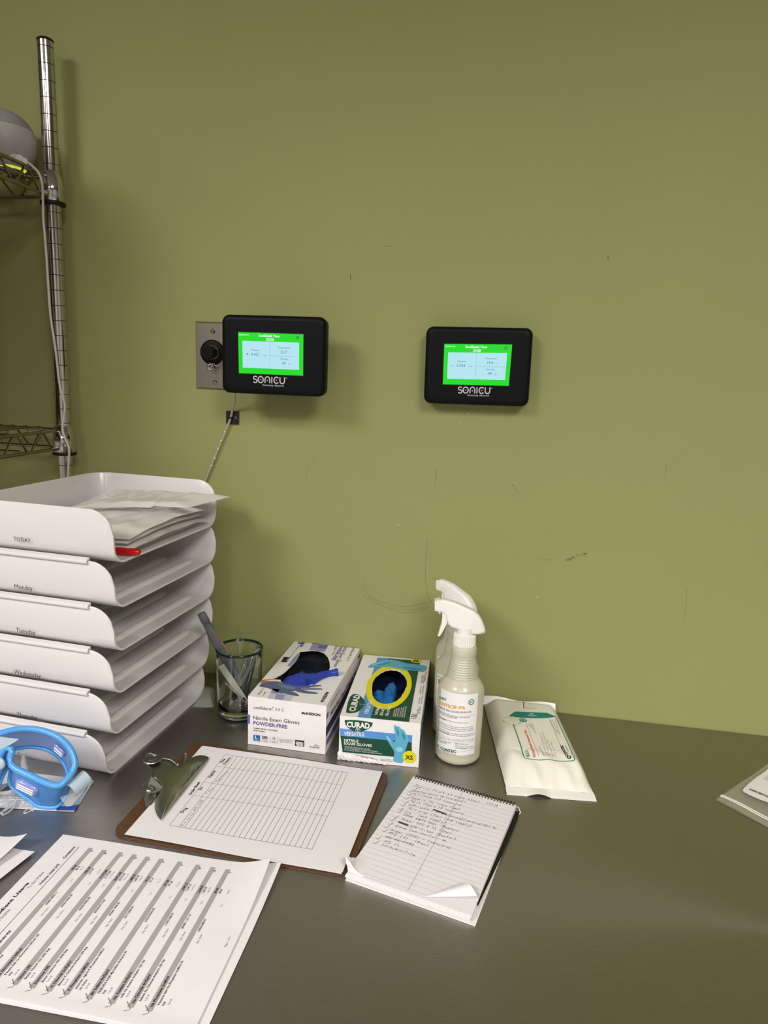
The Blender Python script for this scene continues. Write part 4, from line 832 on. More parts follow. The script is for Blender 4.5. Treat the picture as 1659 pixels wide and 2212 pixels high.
# ================================================================ spray bottles
M_milk = mat('milky_bottle_plastic', rgb(222, 218, 196), .32, trans=.25, sss=.15, coat=.2)
M_label = mat('bottle_label', rgb(238, 236, 234), .4); M_cteal = mat('print_teal', rgb(20, 120, 110), .4); M_cgold = mat('print_gold', rgb(222, 160, 60), .4); M_ctxt = mat('print_text_teal', rgb(50, 105, 105), .4)
CB = crop(900, 1240, .199)
BR = .0352
def bottle(lab, cx, cy, head, turn=6):
    c = V(cx, cy, .0004); t = thing('spray_bottle' if head else 'refill_bottle', lab, 'bottle', c, 'milky isopropanol bottles in a row')
    m = MB(); pr = [(0, .002), (.028, .001), (.0325, .0015), (.0348, .005), (.0352, .010), (.0346, .013), (.0352, .016), (.0352, .1115), (.0345, .1155), (.0325, .121), (.0285, .1265), (.0250, .1305), (.0238, .1325)]
    z = .1325; r_ = .0236
    for k in range(9):
        pr += [(r_-.0013, z+.0005), (r_-.0012, z+.0010), (r_+.0002, z+.0021), (r_+.0002, z+.0028)]; z += .0037; r_ -= .00062
    pr += [(.0182, z+.001), (.0192, z+.003), (.0192, z+.014), (.0178, z+.0165), (.0155, z+.0172), (.0155, z+.021)]
    m.lathe(pr, M_milk, c, 56); m.build('bottle', t); zt = z+.0175
    if head:
        m = MB(); G = []
        for z_, r0 in ((zt-.0005, .0162), (zt+.001, .0166), (zt+.0165, .0160), (zt+.0175, .0148)):
            G.append([(c[0]+(r0+(.0006 if j % 3 else -.0004)*(1 if z_ < zt+.017 else 0))*math.cos(2*PI*j/96), c[1]+(r0+(.0006 if j % 3 else -.0004))*math.sin(2*PI*j/96), c[2]+z_) for j in range(96)])
        m.grid(G, M_white, False, True); m.add(G[-1], [tuple(range(96))], M_white); m.build('ribbed_collar', t)
        # trigger head: side profile (x towards tail, z up) relative to the neck axis
        a = math.radians(turn); fx = V(math.cos(a), math.sin(a), 0); fy = V(-math.sin(a), math.cos(a), 0); hb = c+V(0, 0, zt+.016)
        top_ = [(-.0466, .0506), (-.0391, .0530), (-.0314, .0528), (-.0174, .0498), (-.0019, .0440), (.0121, .0380), (.0194, .0317), (.0255, .0221), (.0297, .0109), (.0300, .0051)]
        bot_ = [(-.0458, .0369), (-.0384, .0340), (-.0330, .0323), (-.0303, .0282), (-.0285, .0211), (-.0265, .0154), (-.0221, .0122), (-.0066, .0079), (.0103, .0031), (.0227, .0022)]
        N = 34; G = []
        T_ = np.array(top_); B_ = np.array(bot_)
        def samp(A, q): s_ = q*(len(A)-1); i = min(int(s_), len(A)-2); return A[i]+(A[i+1]-A[i])*(s_-i)
        for i in range(N+1):
            q = i/N; tp, bt = samp(T_, q), samp(B_, q); w_ = np.interp(q, [0, .2, .45, .75, .93, 1], [.0070, .0072, .0095, .0115, .0085, .0040]); row = []
            for j in range(20):
                an = 2*PI*j/20; ca, sa = math.cos(an), math.sin(an); e = .35
                ex = math.copysign(abs(ca)**e, ca); ez = math.copysign(abs(sa)**e, sa)
                f = (ez+1)/2; p = bt*(1-f)+tp*f; row.append(hb+fx*p[0]+V(0, 0, p[1])+fy*w_*ex*(.82+.18*(1-f) if f > .5 else 1))
            G.append(row)
        m = MB(); m.grid(G, M_white, True, True); m.add(G[0], [tuple(range(20))[::-1]], M_white); m.add(G[-1], [tuple(range(20))], M_white)
        for z0, z1, r0, r1 in ((-.0005, .012, .0125, .0135),): m.lathe([(r0, zt+.016+z0), (r1, zt+.016+z1)], M_white, c, 32)
        m.build('trigger_head', t)
        m = MB(); q = lambda x, y, z: hb+fx*x+fy*y+V(0, 0, z)
        m.hexa([q(-.0475, -.0064, .0364), q(-.0405, -.0064, .0345), q(-.0405, .0064, .0345), q(-.0475, .0064, .0364), q(-.0485, -.0064, .0508), q(-.0405, -.0064, .0533), q(-.0405, .0064, .0533), q(-.0485, .0064, .0508)], M_white)
        m.lathe([(.0001, 0), (.001, 0)], M_white, q(-.0486, 0, .044), 8); m.build('nozzle', t)
        m = MB(); G = []
        for x0, x1, z0, w_ in ((-.036, -.027, .034, .0052), (-.0355, -.0278, .026, .0054), (-.0362, -.0285, .016, .0054), (-.038, -.032, .008, .0052), (-.0395, -.0350, .001, .005), (-.0408, -.0380, -.0045, .0045)):
            G.append([q(x0, -w_, z0), q(x1, -w_, z0), q(x1, w_, z0), q(x0, w_, z0)])
        m.grid(G, M_white, False, True); m.add(G[0], [(3, 2, 1, 0)], M_white); m.add(G[-1], [(0, 1, 2, 3)], M_white); m.build('trigger_lever', t)
    else:
        m = MB(); m.lathe([(.0162, zt), (.0164, zt+.002), (.016, zt+.014), (.0145, zt+.0155), (0, zt+.0155)], M_white, c, 40); m.build('screw_cap', t)
    return t, Cyl(c, BR), zt
def wrap(m, sf, a0, a1, z0, z1, mt, lift):
    m.grid([[sf.pos(a0+(a1-a0)*i/24, z0, lift), sf.pos(a0+(a1-a0)*i/24, z1, lift)] for i in range(25)], mt, True)
t, sf, _z = bottle('front spray bottle of the row with its IPA label facing out', -.0320, -.1880, True)
m = MB(); l0 = sf.hit(*CB((225, 1290)))[0]; l1 = sf.hit(*CB((665, 1320)))[0]; z1 = sf.hit(*CB((450, 1300)))[1]; z0 = sf.hit(*CB((430, 1965)))[1]; l0 = max(l0, -.034)
wrap(m, sf, l0, l1, z0, z1, M_label, .0004)
def B(s, p, q, mt, **k): PT(m, sf, s, p, q, mt, CB, lift=.0008, **k)
B('STERILE', (250, 1350), (325, 1370), M_cteal, bold=.02); B('CONTEC® IPA', (246, 1395), (530, 1465), M_cgold, bold=.02); B('STERILE 70% ISOPROPANOL', (246, 1440), (597, 1500), M_inkg)
k = sf.hit(*CB((592, 1387))); m.ring(sf, k, .0033, .0046, M_cteal, .0008); TL(m, sf, '10', (k[0], k[1]-.0012), .0028, M_cteal, bold=.03, lift=.0009, align=.5)
for (x0, y0, x1, y1, s) in ((245, 1480, 578, 1555, 'Contains Sterile 70% Isopropanol  CAS #67-63-0'), (245, 1497, 440, 1572, 'Purified Water  CAS #7732-18-5'), (245, 1535, 555, 1617, 'For use anywhere in cleanrooms and other critical'), (243, 1550, 330, 1590, 'environments.'), (242, 1592, 607, 1655, 'Sterility validated to a 10-6 Sterility Assurance Level (SAL)'), (242, 1610, 614, 1672, 'Sterility is assured unless the package is damaged or opened.'), (240, 1630, 614, 1692, 'This product is not designed to be refilled and/or resterilized.'),
        (238, 1660, 625, 1725, 'Directions: Remove bottle and trigger sprayer from bag. Remove'), (238, 1678, 628, 1742, 'closure and add trigger sprayer and install onto bottle. Clean'), (238, 1695, 355, 1740, 'surfaces as needed.'), (233, 1735, 618, 1795, 'Emergency Telephone: Toll free 1-800-424-9300   INT +1 703-527-3887'), (230, 1768, 280, 1785, 'Contec, Inc.'), (230, 1785, 365, 1838, 'Spartanburg, SC 29303 USA'), (230, 1803, 330, 1842, 'Tel +1-864-503-8333'),
        (415, 1838, 560, 1853, 'Mectron & Associates'), (414, 1855, 618, 1868, '300 Constellation Street, Suite 200-A'), (413, 1872, 618, 1885, 'Ottawa, Ontario, K1A 7T8 Canada'), (412, 1888, 535, 1898, '+1-613-236-2200')): B(s, (x0, y0), (x1, y1), M_ctxt)
for p, q in (((245, 1467), (636, 1522)), ((236, 1715), (630, 1775)), ((228, 1872), (612, 1893)), ((232, 1755), (620, 1812))): m.ribbon(sf, [np.array(sf.hit(*CB(p)))*(1-i/10)+np.array(sf.hit(*CB(q)))*i/10 for i in range(11)], .0003, M_inkl, .0007)
B('CONTEC', (262, 1898), (430, 1940), M_ctxt, bold=.04); k = sf.hit(*CB((241, 1862))); m.ring(sf, k, .0014, .0024, M_ctxt, .0008, 6); B('www.contecinc.com', (292, 1922), (425, 1960), M_cteal)
m.build('label', t)
def backlabel(t, sf, a0, a1, z0, z1):
    m = MB(); wrap(m, sf, a0, a1, z0, z1, M_label, .0004); a = a0+.004; random.seed(3)
    while a < a1-.012:
        w_ = random.choice([.0005, .0009, .0014]); m.poly(sf, [(a, z1-.018), (a+w_, z1-.018), (a+w_, z1-.009), (a, z1-.009)], M_ink, .0006); a += w_+random.choice([.0006, .001])
    for i, s in enumerate(['REORDER SBC1670I', 'Danger. Highly flammable', 'liquid and vapor. Causes', 'serious eye irritation.']): text(m, sf, s, (a0+.003, z1-.006-(i and .018)-i*.0032), (a1-.008, z1-.006-(i and .018)-i*.0032), M_ink, lift=.0006)
    q = V(a0+.008, z1-.045); m.ribbon(sf, [q+V(0, .0055), q+V(.0055, 0), q+V(0, -.0055), q+V(-.0055, 0), q+V(0, .0055)], .0006, M_ink, .0006)
    m.poly(sf, [(a0+.001, z0+.002), (a1-.002, z0+.002), (a1-.002, z0+.03), (a0+.001, z0+.03)], M_cteal, .0006)
    for i in range(8): m.ribbon(sf, [(a0+.002, z0+.032+i*.0026), (a1-.006, z0+.032+i*.0026)], .0008, M_inkl, .0006)
    m.build('label', t)
t, sf, _z = bottle('middle spray bottle of the row, barcode label turned to the left', -.0435, -.1110, True, -32); backlabel(t, sf, -.036, -.004, .022, .108)
t, sf, _z = bottle('rear bottle of the row nearest the wall, without a trigger sprayer', -.0500, -.0385, False); backlabel(t, sf, -.036, -.004, .022, .108)

# ================================================================ wipes pack
M_foil = mat('white_pouch_film', rgb(238, 234, 222), .3, coat=.3, bump=.05, bscale=30); M_seal = mat('white_pouch_seal', rgb(236, 234, 226), .25, bump=.3, bscale=200)
M_wt = mat('pouch_teal', rgb(8, 130, 115), .35); M_wr = mat('pouch_red', rgb(225, 80, 70), .35)
CW = crop(1030, 1480, .16878)
q00 = onz(1093, 1697, .006)[:2]; q10 = onz(1283, 1712, .006)[:2]; q11 = V(.130, -.0120); q01 = V(.004, -.0105)
def wxy(u, v): return (1-u)*(1-v)*q00+u*(1-v)*q10+u*v*q11+(1-u)*v*q01
def wuv(x, y):
    u = v = .5
    for _ in range(8):
        p = wxy(u, v); du = (wxy(u+.01, v)-p)/.01; dv = (wxy(u, v+.01)-p)/.01; e = V(x, y)-p; D = du[0]*dv[1]-du[1]*dv[0]
        u += (e[0]*dv[1]-e[1]*dv[0])/D; v += (du[0]*e[1]-du[1]*e[0])/D
    return u, v
def wz(u, v):
    u = min(max(u, 0), 1); v = min(max(v, 0), 1)
    a = min(1, min(u, 1-u)/.16); b = min(1, v/.22); c_ = min(1, (1-v)/.13)
    f = math.sin(a*PI/2)**.75*math.sin(b*PI/2)**.9*math.sin(c_*PI/2)**.8
    cr = 0
    if v < .25: cr = (.0016*math.sin(u*34+2)*math.exp(-((v-.07)/.07)**2)+.0012*math.sin(u*17+v*30))*min(1, u*8)*min(1, (1-u)*8)
    return .004+.026*f+cr
WF = Field(lambda x, y: wz(*wuv(x, y)))
t = thing('wipes_pack', 'white soft pouch of sterile wipes with teal outline, right of the spray bottles', 'wipes pack', V(.09, -.15, 0))
m = MB(); G = [[V(*wxy(i/40, j/70), wz(i/40, j/70)) for j in range(71)] for i in range(41)]; m.grid(G, M_foil, True)
G2 = [[V(*wxy(i/40, j/70), max(.0008, .004-.004*min(1, min(i, 40-i)/5))) for j in range(71)] for i in range(41)]; m.grid(G2[::-1], M_foil, True)
for A, Bq in ((0, 0), (40, 40)): m.grid([G[A], G2[A]], M_foil, True)
m.build('pouch', t)
def seal(v0, v1, z0f, z1f, teeth):
    m = MB(); n = 120; R = []
    for i in range(n+1):
        u = -.005+1.01*i/n; jag = (.004 if i % 2 else 0)*(1 if v1 > v0 else -1)/1.5
        R.append([V(*wxy(u, v0+(v1-v0)*k/4+(jag if k == 4 else 0)), (z0f(u)*(1-k/4)+z1f(u)*k/4)+.0006*math.sin(k*3)) for k in range(5)])
    m.slab(R, M_seal, .0008); return m
seal(1.0, 1.028, lambda u: .004, lambda u: .017+.002*math.sin(u*9), 1).build('rear_seal', t)
seal(0.0, -.055, lambda u: .004+.002*max(0, math.sin(u*PI)), lambda u: .0016+(.005*math.sin(PI*(u-.22)/.28) if .22 < u < .50 else .0), 1).build('front_seal', t)
m = MB(); 
def wp(pts, mt, l=.0005):   # subdivided outline stroke or fill via ribbons
    m.ppoly(WF, pts, mt, l, CW)
def wl(pts, w_, mt):
    P = [np.array(WF.hit(*CW(p))) for p in pts]; Q = []
    for a, b in zip(P[:-1], P[1:]): Q += [a+(b-a)*i/14 for i in range(14)]
    m.ribbon(WF, Q+[P[-1]], w_, mt, .0005)
A_ = [(490, 340), (905, 358), (1010, 405)]; Bv = [(425, 388), (455, 402), (500, 412), (610, 421), (740, 426), (860, 424), (950, 416), (1010, 408)]
G = []
for i in range(25):
    s_ = i/24; tp = np.array([np.interp(s_, [0, .12, .8, 1], [425, 490, 905, 1010]), np.interp(s_, [0, .12, .8, 1], [385, 340, 358, 406])]); bt = np.array([np.interp(s_, np.linspace(0, 1, 8), [p[0] for p in Bv]), np.interp(s_, np.linspace(0, 1, 8), [p[1] for p in Bv])])
    G.append([WF.pos(*WF.hit(*CW(tuple(tp*(1-k/6)+bt*k/6))), .0005) for k in range(7)])
m.grid(G, M_wt, True)
wl([(428, 390), (437, 412)], .0016, M_wt); wl([(468, 505), (560, 770), (600, 915)], .0016, M_wt); wl([(600, 915), (612, 935), (640, 942), (950, 960), (1200, 972), (1240, 970), (1252, 955), (1200, 820), (1080, 560), (1010, 408)], .0012, M_wt)
def WT(s, p, q, mt, **k): PT(m, WF, s, p, q, mt, CW, **k)
WT('IPA', (680, 378), (733, 380), M_card, bold=.03, lift=.0009); WT('STERILE', (657, 398), (768, 402), M_card, lift=.0009, bold=.02)
WT('PROSAT® Sterile Presaturated Wipes', (755, 922), (625, 575), M_wr, bold=.03, h=.0036); wl([(793, 920), (632, 495)], .0003, M_inkg)
wp([(615, 835), (648, 830), (678, 915), (640, 922)], M_wt); WT('STERILE', (668, 916), (640, 835), M_card, bold=.03, lift=.0009, h=.003)
k = WF.hit(*CW((592, 452))); m.disc(WF, k, .0062, M_wt, .0006); m.ring(WF, k, .003, .004, M_card, .0009)
k = WF.hit(*CW((447, 462)))
for i, ch in enumerate('TEAR HERE TO OPEN * PULL TAB UP * '): 
    an = -2*PI*i/34; p = np.array(k)+.0125*V(math.cos(an), math.sin(an)); d = V(math.sin(an), -math.cos(an)); 
    if ch != ' ': text(m, WF, ch, p, p+d*.0016, M_inkg, lift=.0006, h=.002)
wl([(1090, 768), (930, 445)], .0003, M_inkg) if False else wl([(1138, 930), (930, 445)], .0003, M_inkg)
for i, (p, q, s) in enumerate([((870, 905), (805, 790), '#2604150'), ((905, 900), (820, 620), 'X L 9 0 7 2 0 6 8 A 3'), ((940, 905), (850, 605), 'LOT 2 6 5 T X 1 6 0 2 4'), ((985, 912), (905, 700), 'EXP 2027 04 W I P E S'), ((1020, 905), (950, 720), '19 x 23 cm  50 ct')]): WT(s, p, q, M_inkl, h=.0022)
for i in range(12): wl([(655+i*8, 505+i*10), (720+i*4, 500+i*11)], .0004 if i % 3 else .0008, M_inkl)
WT('CONTEC', (1170, 905), (1098, 772), M_ink, bold=.05, h=.0045); k = WF.hit(*CW((1180, 925))); m.ring(WF, k, .0017, .0036, M_ink, .0006, 6); WT('HEALTHCARE', (1178, 850), (1140, 775), M_inkg)
for p, q, s in (((1030, 620), (945, 450), '70% Isopropyl Alcohol / 30% DI Water'), ((1048, 625), (970, 445), 'Flammable. For professional use.'), ((1075, 665), (1000, 440), 'Reseal label after opening www.contec')): WT(s, p, q, M_inkg, h=.0014)
for P in ([(570, 235), (640, 250), (690, 237)], [(575, 250), (640, 262), (715, 240)], [(585, 262), (605, 300), (640, 290), (690, 303), (770, 297)], [(565, 232), (600, 300)], [(600, 262), (690, 270)], [(690, 258), (745, 262)]): wl(P, .0005, M_ink)
m.build('printed_label', t)

# ================================================================ clipboard and order sheet
def zrect(o_, p): return onz(*p, o_)
t = thing('clipboard', 'brown hardboard clipboard with a steel clip, holding the order sheet', 'clipboard', V(-.28, -.37, 0))
bc = [onz(236, 1803, .003)[:2], onz(753, 1895, .003)[:2], onz(843, 1670, .003)[:2], onz(420, 1602, .003)[:2]]
def roundq(C, r, n=7):
    P = []; C = [np.array(c[:2]) for c in C]; N = len(C)
    for i in range(N):
        p, a, b = C[i], nz(C[i-1]-C[i]), nz(C[(i+1) % N]-C[i]); s_, e_ = p+a*r, p+b*r
        for k in range(n+1): q = k/n; P.append((1-q)**2*s_+2*q*(1-q)*p+q*q*e_)
    return P
bp = roundq(bc, .022); m = MB(); m.prism([V(*p, .0004) for p in bp], (0, 0, 1), .0032, M_board); m.build('board', t)
def C3(cx, cy): return (240+cx*.217, 1590+cy*.217)
def h3(cx, cy, z): return onz(*C3(cx, cy), z)
# clip plate: pressed steel sheet
edge = [(500, 838, .0085), (560, 755, .0085), (640, 650, .0085), (720, 550, .0085), (800, 450, .0085), (880, 345, .0085), (960, 245, .0085), (975, 215, .0085), (950, 198, .010), (900, 189, .012), (850, 194, .015), (800, 215, .018), (760, 240, .020), (725, 268, .0215), (690, 283, .022), (640, 280, .023), (610, 265, .0245), (560, 240, .026), (520, 236, .027), (485, 232, .029), (470, 205, .031), (440, 180, .033), (400, 168, .034), (355, 178, .034), (330, 205, .034), (332, 245, .033), (350, 285, .031), (385, 320, .030), (402, 355, .029), (410, 405, .027), (440, 420, .026), (500, 480, .023), (512, 515, .021), (490, 550, .019), (460, 600, .017), (440, 650, .0145), (435, 700, .0125), (442, 745, .011), (460, 790, .0095), (480, 815, .0088)]
def refine(P, n=2):
    for _ in range(n):
        Q = []
        for i in range(len(P)):
            a, b = np.array(P[i]), np.array(P[(i+1) % len(P)]); Q += [a*.75+b*.25, a*.25+b*.75]
        P = Q
    return P
M3 = [np.array([*C3(e[0], e[1]), e[2]]) for e in edge]; E3 = refine(M3, 1); OUT = [onz(*p) for p in E3]; cen = h3(600, 430, .0255)
m = MB(); rings = []; OA = np.array(OUT)
def idw(x, y):
    d2 = (OA[:, 0]-x)**2+(OA[:, 1]-y)**2+1e-7; w_ = 1/d2**1.2; return float((w_*OA[:, 2]).sum()/w_.sum())
cen = h3(610, 480, .02)
for q in np.linspace(1, .02, 22):
    r_ = [V(*(cen[:2]+(p[:2]-cen[:2])*q), 0) for p in OUT]
    for a_, p in zip(r_, OUT): a_[2] = p[2] if q > .99 else idw(a_[0], a_[1])+.0012*min(1, (1-q)*6)
    rings.append(r_)
m.slab(np.array(rings), M_clip, .001)
m.build('clip_plate', t)
m = MB(); q = h3(410, 225, .0345)
G = [[q+V(a*math.cos(2*PI*j/28), a*math.sin(2*PI*j/28), z) for j in range(28)] for a, z in ((.0135, -.0005), (.0125, .0012), (.0105, .0015), (.0095, .0002), (.0065, -.0004), (.006, .0004), (.004, .0008), (.0001, .0008))]; m.grid(G, M_clip, True, True); m.build('hang_ring', t)
m = MB(); m.tube([onz(*C3(a, b), z) for a, b, z in [(650, 275, .026), (600, 240, .028), (560, 228, .0285), (495, 220, .030), (440, 190, .0345), (395, 172, .0355), (350, 185, .0355), (338, 225, .0350), (350, 280, .033), (395, 325, .031), (412, 400, .029)]], .0016, M_clip, 8); m.tube([onz(*C3(a, b), z) for a, b, z in [(655, 283, .024), (685, 290, .018), (715, 268, .015), (735, 230, .016), (742, 170, .022)]], .0020, M_clip, 8); m.build('rolled_edge', t)
m = MB()
Q = [onz(*C3(a, b), z) for a, b, z in [(398, 405, .030), (515, 515, .024), (475, 560, .014), (420, 580, .012), (350, 560, .012), (372, 480, .024)]]; m.prism(Q, (0, 0, 1), .001, M_clip)
Q = [onz(*C3(a, b), z) for a, b, z in [(335, 565, .012), (350, 540, .013), (450, 580, .013), (440, 620, .010), (400, 690, .0055), (360, 715, .005), (340, 705, .005), (330, 640, .008)]]; m.prism(Q, (0, 0, 1), .0012, M_clip)
Q = [onz(*C3(a, b), z) for a, b, z in [(380, 440, .022), (330, 462, .015), (310, 495, .012), (320, 520, .011), (350, 510, .012), (375, 480, .018)]]; m.prism(Q, (0, 0, 1), .0012, M_clip)
m.build('spring_bracket', t)
m = MB(); q = onz(*C3(380, 538), .0195); m.sphere(q, .0056, M_clip, 12, (1, 1, .7)); m.build('rivet', t)

def sheet_z(x, y): return 0
OC = [onz(*p, .006)[:2] for p in ((272, 1799), (740, 1885), (826, 1667), (437, 1611))]   # BL BR TR TL (image)
def oz(x, y):
    d = abs(math.sin((x+.42)*9))
    return .0062+.0012*math.exp(-((x+.27)/.05)**2)*max(0, (y+.37)/.1)+.0005*math.sin(x*30)*math.sin(y*22)
OF = Field(oz)
def osurf(u, v): return (1-u)*(1-v)*OC[0]+u*(1-v)*OC[1]+u*v*OC[2]+(1-u)*v*OC[3]
def sheet(name, label, cat, C, fz, n1=30, n2=24, group=None, mt=None, ret=False, th=.00025, warp=None):
    C = [np.array(c[:2]) for c in C]; G = []
    for i in range(n1+1):
        r_ = []
        for j in range(n2+1):
            u, v = i/n1, j/n2; p = (1-u)*(1-v)*C[0]+u*(1-v)*C[1]+u*v*C[2]+(1-u)*v*C[3]
            if warp: p = warp(p, u, v)
            r_.append(V(p[0], p[1], fz(p[0], p[1])))
        G.append(r_)
    t = thing(name, label, cat, V(*(sum(C)/4), 0), group); m = MB(); m.slab(G, mt or M_paper, th); return t, m
t, m = sheet('spare_sheet', 'blank white sheet under the order sheet on the clipboard', 'paper', [c+V(-.0012, -.0016) for c in OC], lambda x, y: oz(x, y)-.0012); m.build('page', t)
t, m = sheet('order_sheet', 'white printed Order Sheet table held under the clipboard clip', 'paper', OC, oz)
C4f = crop(560, 1600, .18083)
tl, tr, br, bl = [np.array(OF.hit(*p)) for p in (C3(1135, 185), C4f((1055, 385)), C4f((630, 1300)), C3(580, 890))]
def tq(s_, v): return (1-v)*((1-s_)*tl+s_*tr)+v*((1-s_)*bl+s_*br)
def oline(a, b, w_=.0004): m.ribbon(OF, [np.array(a)+(np.array(b)-np.array(a))*i/30 for i in range(31)], w_, M_ink, .0004)
rows = [0]+[(1.75+k)/25.75 for k in range(25)]
for s_ in rows: oline(tq(s_, 0), tq(s_, 1), .00032)
for k in range(0): pass
vs = []
for p0, p1 in ((tl, bl),):
    pass
vline = [np.array(OF.hit(*C3(*p))) for p in ((1060, 302), (930, 460), (820, 590))]
vr = [np.array(OF.hit(*C4f(p))) for p in ((985, 535), (893, 735), (812, 905))]
oline(tq(0, 0), tq(1, 0)); oline(tq(0, 1), tq(1, 1))
for a, b in zip(vline, vr): oline(a, b, .00032)
def OT(s, p, q, mt=M_ink, **k): PT(m, OF, s, C3(*p), C3(*q), mt, **k)
OT('Order Sheet', (795, 590), (888, 462), bold=.03, h=.0042); OT('Drug', (712, 770), (762, 718), bold=.02); OT('Qty', (885, 545), (917, 510), bold=.02); OT('Supplier', (985, 418), (1045, 345), bold=.02); OT('Date', (1102, 268), (1140, 230), bold=.02); OT('Ordered', (1132, 288), (1190, 220), bold=.02)
for s, p, q in (('Minispike AMS-2000', (712, 905), (925, 640)), ('4 Box', (955, 585), (1025, 518)), ('Med Prong', (1055, 462), (1165, 355))): hand(m, OF, s, OF.hit(*C3(*p)), OF.hit(*C3(*q)), M_inkg, .0042)
m.build('page', t)

# ================================================================ spiral notepad
NX, NY, NA, NH = -.0878, -.2724, -.2414, .2363
ND = V(math.cos(NA), math.sin(NA)); NN = V(math.sin(NA), -math.cos(NA))     # along top, down the page
NO = onz(895, 1674, .0125)[:2]
NWd = .150
def nxy(a, b): return NO+ND*a+NN*b
t = thing('spiral_notepad', 'top spiral notepad with a handwritten checklist on its open page', 'notepad', V(-.04, -.38, 0))
def nz_(a, b): return .0120-.012*b+.0004*math.sin(a*40)
def nuv(x, y): d = V(x, y)-NO; return d@ND, d@NN
NF = Field(lambda x, y: nz_(*nuv(x, y)))
brc = onz(1007, 1988, .0015)[:2]; blc = onz(745, 1893, .004)[:2]
NHb = (blc-NO)@NN; 
def block(b_sh, a_sh, z0, z1, mt, e=0):
    m = MB(); P = [nxy(-e+a_sh*0, .004), nxy(NWd+e+a_sh*0, .004), nxy(NWd+e+a_sh, NHb+b_sh), nxy(-e+a_sh, NHb+b_sh)]
    sc = lambda b: 1-.0
    lo = [V(*P[0], z0), V(*P[1], z0), V(*P[2], z0*.6+.0), V(*P[3], z0*.6)]; hi = [V(*P[0], z1), V(*P[1], z1), V(*P[2], z1*.76), V(*P[3], z1*.76)]
    m.hexa([lo[3], lo[2], lo[1], lo[0], hi[3], hi[2], hi[1], hi[0]], mt); return m
block(.002, .0035, .0006, .0020, M_card, .003).build('back_cover', t)
m = MB(); Pq = [nxy(.001, .005), nxy(NWd+.0052, .005), nxy(NWd+.0050, NHb*.45), nxy(NWd+.0015, NHb*.88), nxy(.001, NHb*.88)]; m.prism([V(*p, .0022) for p in Pq][::-1], (0, 0, 1), .0018, M_blackm); m.build('black_backing', t)
m = block(.0005, .0, .0044, .0080, M_paper); m.build('page_stack', t)
for k in range(5): block(.0015-.0008*k+.0005*(k % 2), .0004*k-.0006, .0081+.0007*k, .0084+.0007*k, M_paper).build('page', t)
# top page with a folded corner at lower right
m = MB(); n1, n2 = 40, 60; HB = NHb-.003
vs, fs = [], []
fold_a, fold_b = .055, .014     # triangle legs on the corner (a from the right, b from the bottom)
for j in range(n2+1):
    b = .0035+(HB-.0035)*j/n2
    for i in range(n1+1):
        a = NWd*i/n1; lim = NWd
        if b > HB-.024: lim = NWd-fold_a*(b-(HB-.024))/.024*1.0
        a = a/NWd*min(lim, NWd); z = nz_(a, b)+.0002+.003*max(0, (b-(HB-.03))/.03)*max(0, (a-.09)/.06)
        lc = max(0, 1-math.hypot(a/.022, (HB-b)/.030)); vs.append(V(*nxy(a, b), z+.008*lc**1.5))
for j in range(n2):
    for i in range(n1): k = j*(n1+1)+i; fs.append((k, k+n1+1, k+n1+2, k+1))
m.add(vs, fs, M_paper, True)
# the folded flap, standing up
p1, p2 = NWd-.001, HB-.024
F0 = V(*nxy(NWd-.0005, HB-.024), nz_(NWd, HB)+.004); F1 = V(*nxy(NWd-fold_a, HB-.0005), nz_(.1, HB)+.0008); F2 = V(*nxy(NWd-.018, HB-.034), nz_(NWd, HB)+.008); G = []
for i in range(15):
    s_ = i/14; a = F1*(1-s_)+F0*s_; c_ = F1*(1-s_)+F2*s_; G.append([a*(1-k/8)+c_*(k/8)+V(0, 0, .004*math.sin(PI*k/8)*s_) for k in range(9)])
m.slab(G, M_paper, .0002)
# rules and writing
M_rule = mat('faint_rule', rgb(165, 165, 168), .7); M_redrule = mat('red_rule', rgb(175, 95, 90), .7)
def nline(a0, b0, a1, b1, mt, w_): m.ribbon(NF, [nxy(a0+(a1-a0)*i/16, b0+(b1-b0)*i/16) for i in range(17)], w_, mt, .0006)
k = 0
b = .0215
while b < HB-.003:
    a1 = NWd-.0005 if b < HB-.024 else NWd-fold_a*(b-(HB-.024))/.024-.001
    nline(.0005 if b < HB-.03 else .02, b, a1, b, M_rule, .0003); b += .0087
nline(.0755, .006, .0755, HB-.001, M_redrule, .0003)
C5 = crop(730, 1650, .24714)
lines = [('Saline Flush x3 case (Ims)', (675, 205), (1240, 345)), ('17378', (1290, 352), (1395, 380)), ('pantoprazole 40 (cardinal)', (665, 243), (1115, 345)), ('milrinone x10 (cencora)', (655, 268), (1080, 375)), ('heparin 10u 1case (Ims)', (635, 302), (1065, 410)),
 ('Valse 10gm x 10 (cencora)', (625, 332), (1105, 450)), ('ceftriaxone x 20 @ (cencora)(cardinal)@13:46', (610, 362), (1380, 575)), ('Skin prep (Ims) (mck supply)', (605, 395), (1170, 558)), ('Ice   (mck supply)', (580, 428), (940, 528)), ('500ml empty bags  (Baxter)', (565, 453), (1050, 598)),
 ('Huber 20G 0.75 (Ims)', (550, 492), (990, 622)), ('D5W 1liter (Baxter)', (620, 555), (1030, 672)), ('Gloves (non-sterile) - ms', (495, 552), (945, 685)), ('Ondan (200) - (cencora)', (450, 585), (990, 750)), ('MVI (2)  (Bax)', (435, 612), (790, 728)), ('NS 1L (10)', (412, 648), (665, 725)), ('NS 1L', (400, 688), (540, 728)), ('Levocarnitine', (380, 713), (675, 812))]
for s, p, q in lines: PH(m, NF, s, p, q, M_ink, .0052, C5, w=.00042)
a_, b_ = NF.hit(*C5((410, 640))), NF.hit(*C5((655, 708))); m.ribbon(NF, [a_, b_], .0005, M_ink, .0009)
